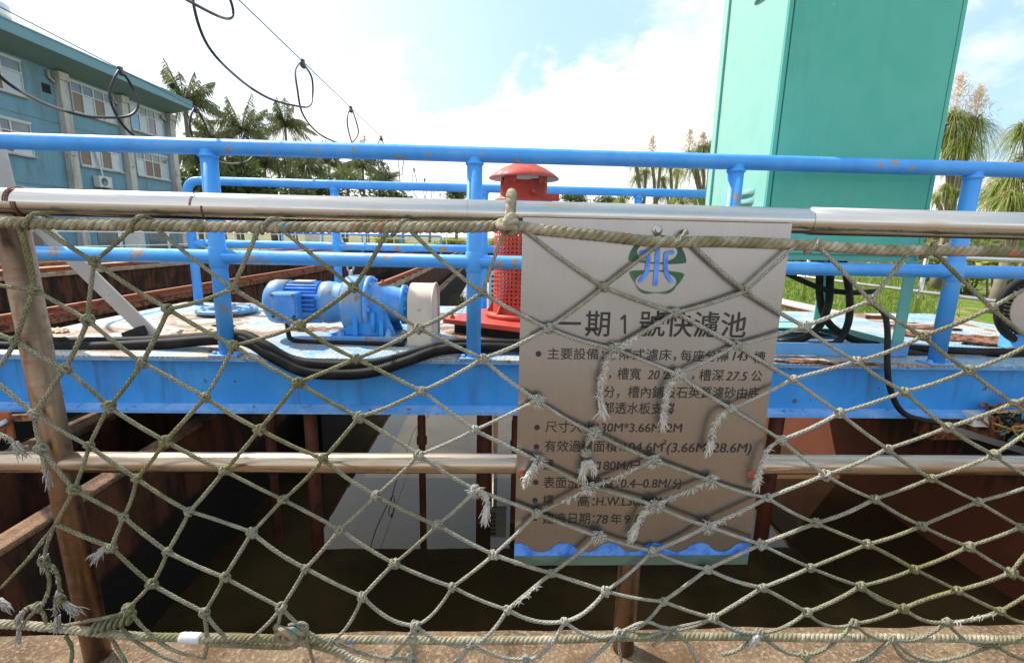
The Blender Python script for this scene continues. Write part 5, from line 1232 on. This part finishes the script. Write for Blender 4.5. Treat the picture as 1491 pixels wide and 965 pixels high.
# ponytail palms on the right: heads of long drooping straps on bare stems
def head(mb, c, n, L_, w_, r_, up=.62, droop=.95):
    for i in range(n):
        a = r_.uniform(0, 6.283); e = r_.gauss(up, .55); l = L_ * r_.uniform(.6, 1.1); d = Vector((math.cos(a) * math.cos(e), math.sin(a) * math.cos(e), math.sin(e))); s_ = Vector((-math.sin(a), math.cos(a), r_.uniform(-.4, .4))) * w_
        dr = droop * r_.uniform(.7, 1.25); vs = []
        for k in range(6):
            t = k / 5; p = c + d * l * (t - .28 * t * t) + Vector((0, 0, -dr * l * t * t * .9)); q = s_ * (1 - t * .85); vs += [p - q, p + q]
        mb.add(vs, [(2 * k, 2 * k + 1, 2 * k + 3, 2 * k + 2) for k in range(5)])
def pony(label, D, heads, root_px, n, L_, w_, plume=0, seed=1, name='ponytail_palm'):
    r_ = random.Random(seed); hs = [at(px, py, D - 1 + r_.uniform(-.4, .4)) for px, py in heads]; rt_ = at(root_px[0], root_px[1], D - 1)
    t = thing(name, label, 'palm tree', (rt_.x, rt_.y, -.2), 'ponytail palms on the right'); tk = MB()
    zf = min(h.z for h in hs) * .55
    tk.tube([(rt_.x, rt_.y, -.2), (rt_.x, rt_.y, .3), (rt_.x + .05, rt_.y, zf)], [.030 * D * .35 + .05, .02 * D * .35 + .03, .05 + .004 * D], 10)
    for h in hs: tk.tube(smooth_path([(rt_.x, rt_.y, zf * .8), ((rt_.x + h.x) / 2 + .05, (rt_.y + h.y) / 2, (zf + h.z) / 2), h], 4), .035 + .002 * D, 7)
    tk.build('trunk', MT['bark'], t); mb = MB()
    for h in hs: head(mb, h, n, L_ * r_.uniform(.85, 1.1), w_, r_)
    mb.build('crown', MT['pony_leaf'], t)
    if plume:
        for h in hs[:plume]:
            pb = MB()
            ph = min(L_, 1.25) * r_.uniform(.65, .95)
            for i in range(260):
                u = r_.random(); p = h + Vector((r_.gauss(0, .03 + .12 * L_ * (1 - u)), r_.gauss(0, .03 + .1 * L_ * (1 - u)), ph * (.15 + u))); d = Vector((r_.gauss(0, 1), r_.gauss(0, .6), abs(r_.gauss(.8, .4)))).normalized() * .09 * L_
                pb.tube([p, p + d], .004 + .0008 * D * .3, 4, False, False, False)
            pb.tube([h, h + Vector((0, 0, ph * 1.1))], .012, 5)
            pb.build('flower_plume', MT['pony_plume'], t)
pony('ponytail palm with two drooping heads, leftmost of the far ones beyond the bridge', 30, [(925, 236), (928, 260), (940, 252)], (934, 335), 170, 1.5, .016, 0, 1)
pony('ponytail palm with a round head on a bare stem, second from left beyond the bridge', 30, [(948, 232), (962, 230)], (952, 335), 200, 1.6, .016, 1, 2)
pony('ponytail palm with spiky upright leaves and dry skirt between two rounder ones', 31, [(976, 240), (965, 264), (987, 252)], (976, 335), 170, 1.5, .016, 0, 3)
pony('yellowing ponytail palm with tall flower plumes just left of the teal cabinet', 27, [(1002, 228), (1022, 222), (1036, 214), (1012, 238)], (1022, 335), 190, 1.9, .018, 2, 4)
pony('low bushy ponytail palm at the left foot of the teal cabinet', 25, [(1010, 288), (1030, 284), (990, 292)], (1015, 340), 190, 1.6, .018, 0, 5)
pony('low ponytail palm right of the red vent above the steel rail', 30, [(905, 292), (960, 286)], (930, 335), 170, 1.4, .016, 0, 6)
pony('large ponytail palm with pale flower plumes right of the teal cabinet', 14, [(1388, 176), (1418, 184), (1372, 200), (1400, 212)], (1376, 345), 380, 1.5, .010, 2, 7)
pony('short ponytail palm below the large plumed one at the right side of the cabinet', 13, [(1375, 275), (1362, 288), (1390, 282)], (1378, 345), 200, .62, .009, 0, 8)
pony('nearest ponytail palm, cut off by the right edge of the picture', 9.5, [(1492, 190), (1500, 232), (1475, 262), (1448, 285)], (1500, 345), 320, 1.05, .009, 0, 9)
pony('ponytail palm with broad arching leaves low by the last blue post', 8.5, [(1470, 290), (1500, 300)], (1470, 345), 300, .75, .010, 0, 10)
# planting on the lawn seen under the cabinet
for i, (px, py, D, rx, rz, mt, lab) in enumerate([(1295, 372, 22, 3.5, .8, 'hedge_leaf', 'low bright yellow shrub border beyond the lawn, under the cabinet'), (1400, 385, 12, 1.4, .35, 'bush_leaf', 'low dark green shrub on the lawn beside the steel railing'), (1180, 372, 26, 3.0, .7, 'bush_leaf', 'green shrub border beyond the lawn, just right of the sign'), (1445, 392, 11, .9, .4, 'hedge_leaf', 'yellow flowering shrub on the lawn at the right edge'), (1420, 360, 16, 2.4, .9, 'bush_leaf', 'tall green shrub row behind the right steel railing')]):
    c = at(px, py, D - 1); bush('shrub', lab, 'shrub', (c.x, c.y, max(c.z, -.1)), (rx, rx * .5, rz), 1100, .10, mt, 'shrubs round the lawn', i + 90)
def agave(px, py, D, L_, lab, seed):
    c = at(px, py, D - 1); c.z = -.19; t = thing('spiky_plant', lab, 'plant', c, 'spiky rosette plants on the lawn'); r_ = random.Random(seed); mb = MB()
    for i in range(26):
        a = i * 2.4; e = r_.uniform(.3, 1.2); d = Vector((math.cos(a) * math.cos(e), math.sin(a) * math.cos(e), math.sin(e))); s_ = Vector((-math.sin(a), math.cos(a), 0)) * L_ * .06; p = [c + d * L_ * u + Vector((0, 0, -.18 * L_ * u * u)) for u in (0, .4, .75, 1)]
        mb.add([p[0] - s_ * .6, p[0] + s_ * .6, p[1] + s_, p[1] - s_, p[2] + s_ * .6, p[2] - s_ * .6, p[3]], [(0, 1, 2, 3), (3, 2, 4, 5), (5, 4, 6)])
    mb.build('leaves', MT['grass_leaf'], t)
agave(1352, 385, 15, .75, 'spiky rosette plant between the cabinet leg and the last blue post', 1); agave(1418, 398, 12, .5, 'smaller spiky rosette plant right of the last blue post', 2)
gr = MB(); r_ = random.Random(8)
for i in range(26000):
    y = 2.5 + 14 * r_.random() ** 1.6; x = r_.uniform(.55, 1.0) * (y + 1) * .98 + r_.uniform(-.4, .5)
    if x < 3.35 or 5.28 < x < 5.75: continue
    h = r_.uniform(.03, .08) * (1 + y * .05); a = r_.uniform(0, 6.28); d = Vector((math.cos(a) * .4 * h, math.sin(a) * .4 * h, h)); s_ = Vector((-math.sin(a), math.cos(a), 0)) * .004 * (1 + y * .15)
    p = Vector((x, y, -.19)); gr.add([p - s_, p + s_, p + d], [(0, 1, 2)])
tag(gr.build('grass', MT['grass_leaf']), 'short bright green lawn grass', 'grass', kind='stuff')

# ================================================================== FENCES AND SMALL THINGS BEYOND
fr_ = thing('lawn_railing', 'stainless steel railing along the lawn on the right, seen under the cabinet', 'railing', (6.5, 6, -.2))
for z in (.33, .86): MB().tube([(6.5, 2.5, z), (6.5, 26, z)], .03, 12).build('rail', MT['stainless'], fr_)
for y in (3.4, 6.0, 8.7, 11.4, 14.2, 17, 20, 23): MB().tube([(6.5, y, -.2), (6.5, y, .86)], .032, 12).build('post', MT['stainless'], fr_)
gw = thing('garden_wall', 'low tan garden wall with a dark coping behind the ponytail palms', 'wall', (22, 26, -.2))
MB().box(14, 48, 26, 26.3, -.2, 1.9).build('wall', MT['tan_wall'], gw); MB().box(13.8, 48.2, 25.8, 26.5, 1.902, 2.15).build('coping', MT['dark_roof'], gw)
ff = thing('wire_fence', 'thin pale wire and post fence across the far end of the basins', 'fence', (-6, 34.5, -.2), None)
for x in np.arange(-13, 4, 1.9): MB().tube([(x, 34.5, -.2), (x, 34.5, 1.25)], .045, 8).build('post', MT['white_grey'], ff)
for z in (.35, .75, 1.15): MB().tube([(-13, 34.5, z), (4, 34.5, z)], .018, 6).build('wire', MT['white_grey'], ff)
fb = thing('guard_railing', 'small far off blue guard railing of another bridge near the end of the basins', 'railing', (-6.5, 19, .15), 'blue guard railings of the bridge')
for z in (.55, 1.0): MB().tube([(-8.6, 19, z), (-2.2, 19, z)], .036, 10).build('rail', MT['rail_blue'], fb)
for x in (-8.6, -7, -5.4, -3.8, -2.2): MB().tube([(x, 19, .1), (x, 19, 1.0)], .036, 10).build('post', MT['rail_blue'], fb)
MB().box(-8.9, -2.0, 18.9, 20.3, .02, .145).build('walkway', MT['beam_blue'], fb)
lf = thing('wire_fence', 'low pale two wire fence in front of the ground floor of the blue building', 'fence', (-13, 15, -.2))
for y in np.arange(11, 33, 2.4): MB().tube([(-12.6, y, -.2), (-12.6, y, .95)], .04, 8).build('post', MT['white_grey'], lf)
for z in (.45, .9): MB().tube([(-12.6, 11, z), (-12.6, 33, z)], .02, 6).build('wire', MT['white_grey'], lf)
for i, (px, lab) in enumerate([(199, 'thick grey concrete post by the basins, between the first two cords of the net'), (456, 'grey concrete post far down the basins, left of the motor eye bolt')]):
    c = onz(px, 366 if i == 0 else 362, .14); w_ = .26 if i == 0 else .35
    t = thing('concrete_post', lab, 'post', c, 'grey concrete posts along the basins'); MB().box(c.x - w_, c.x + w_, c.y - .2, c.y + .2, .10, 1.45).build('shaft', MT['post_grey'], t, .02); MB().box(c.x - w_ * 1.3, c.x + w_ * 1.3, c.y - .28, c.y + .28, 1.452, 1.56).build('cap', MT['post_grey'], t, .02)
wb = thing('level_board', 'pale marker board with dark graduation stripes behind the middle blue post', 'board', (.1, 4.6, ZD))
p0, p1 = at(712, 395, 4.2), at(728, 448, 4.2); MB().box(p0.x, p1.x + .12, 4.2, 4.23, p1.z, p0.z).build('panel', MT['white_grey'], wb)
sb = MB()
for i in range(6): z = p0.z - .05 - i * (p0.z - p1.z - .08) / 6; sb.box(p0.x + .03, p0.x + .12, 4.19, 4.1995, z - .012, z + .008)
sb.build('stripes', MT['ink'], wb); MB().tube([(p0.x + .1, 4.26, -1.5), (p0.x + .1, 4.26, p0.z)], .03, 10).build('stake', MT['zinc'], wb)
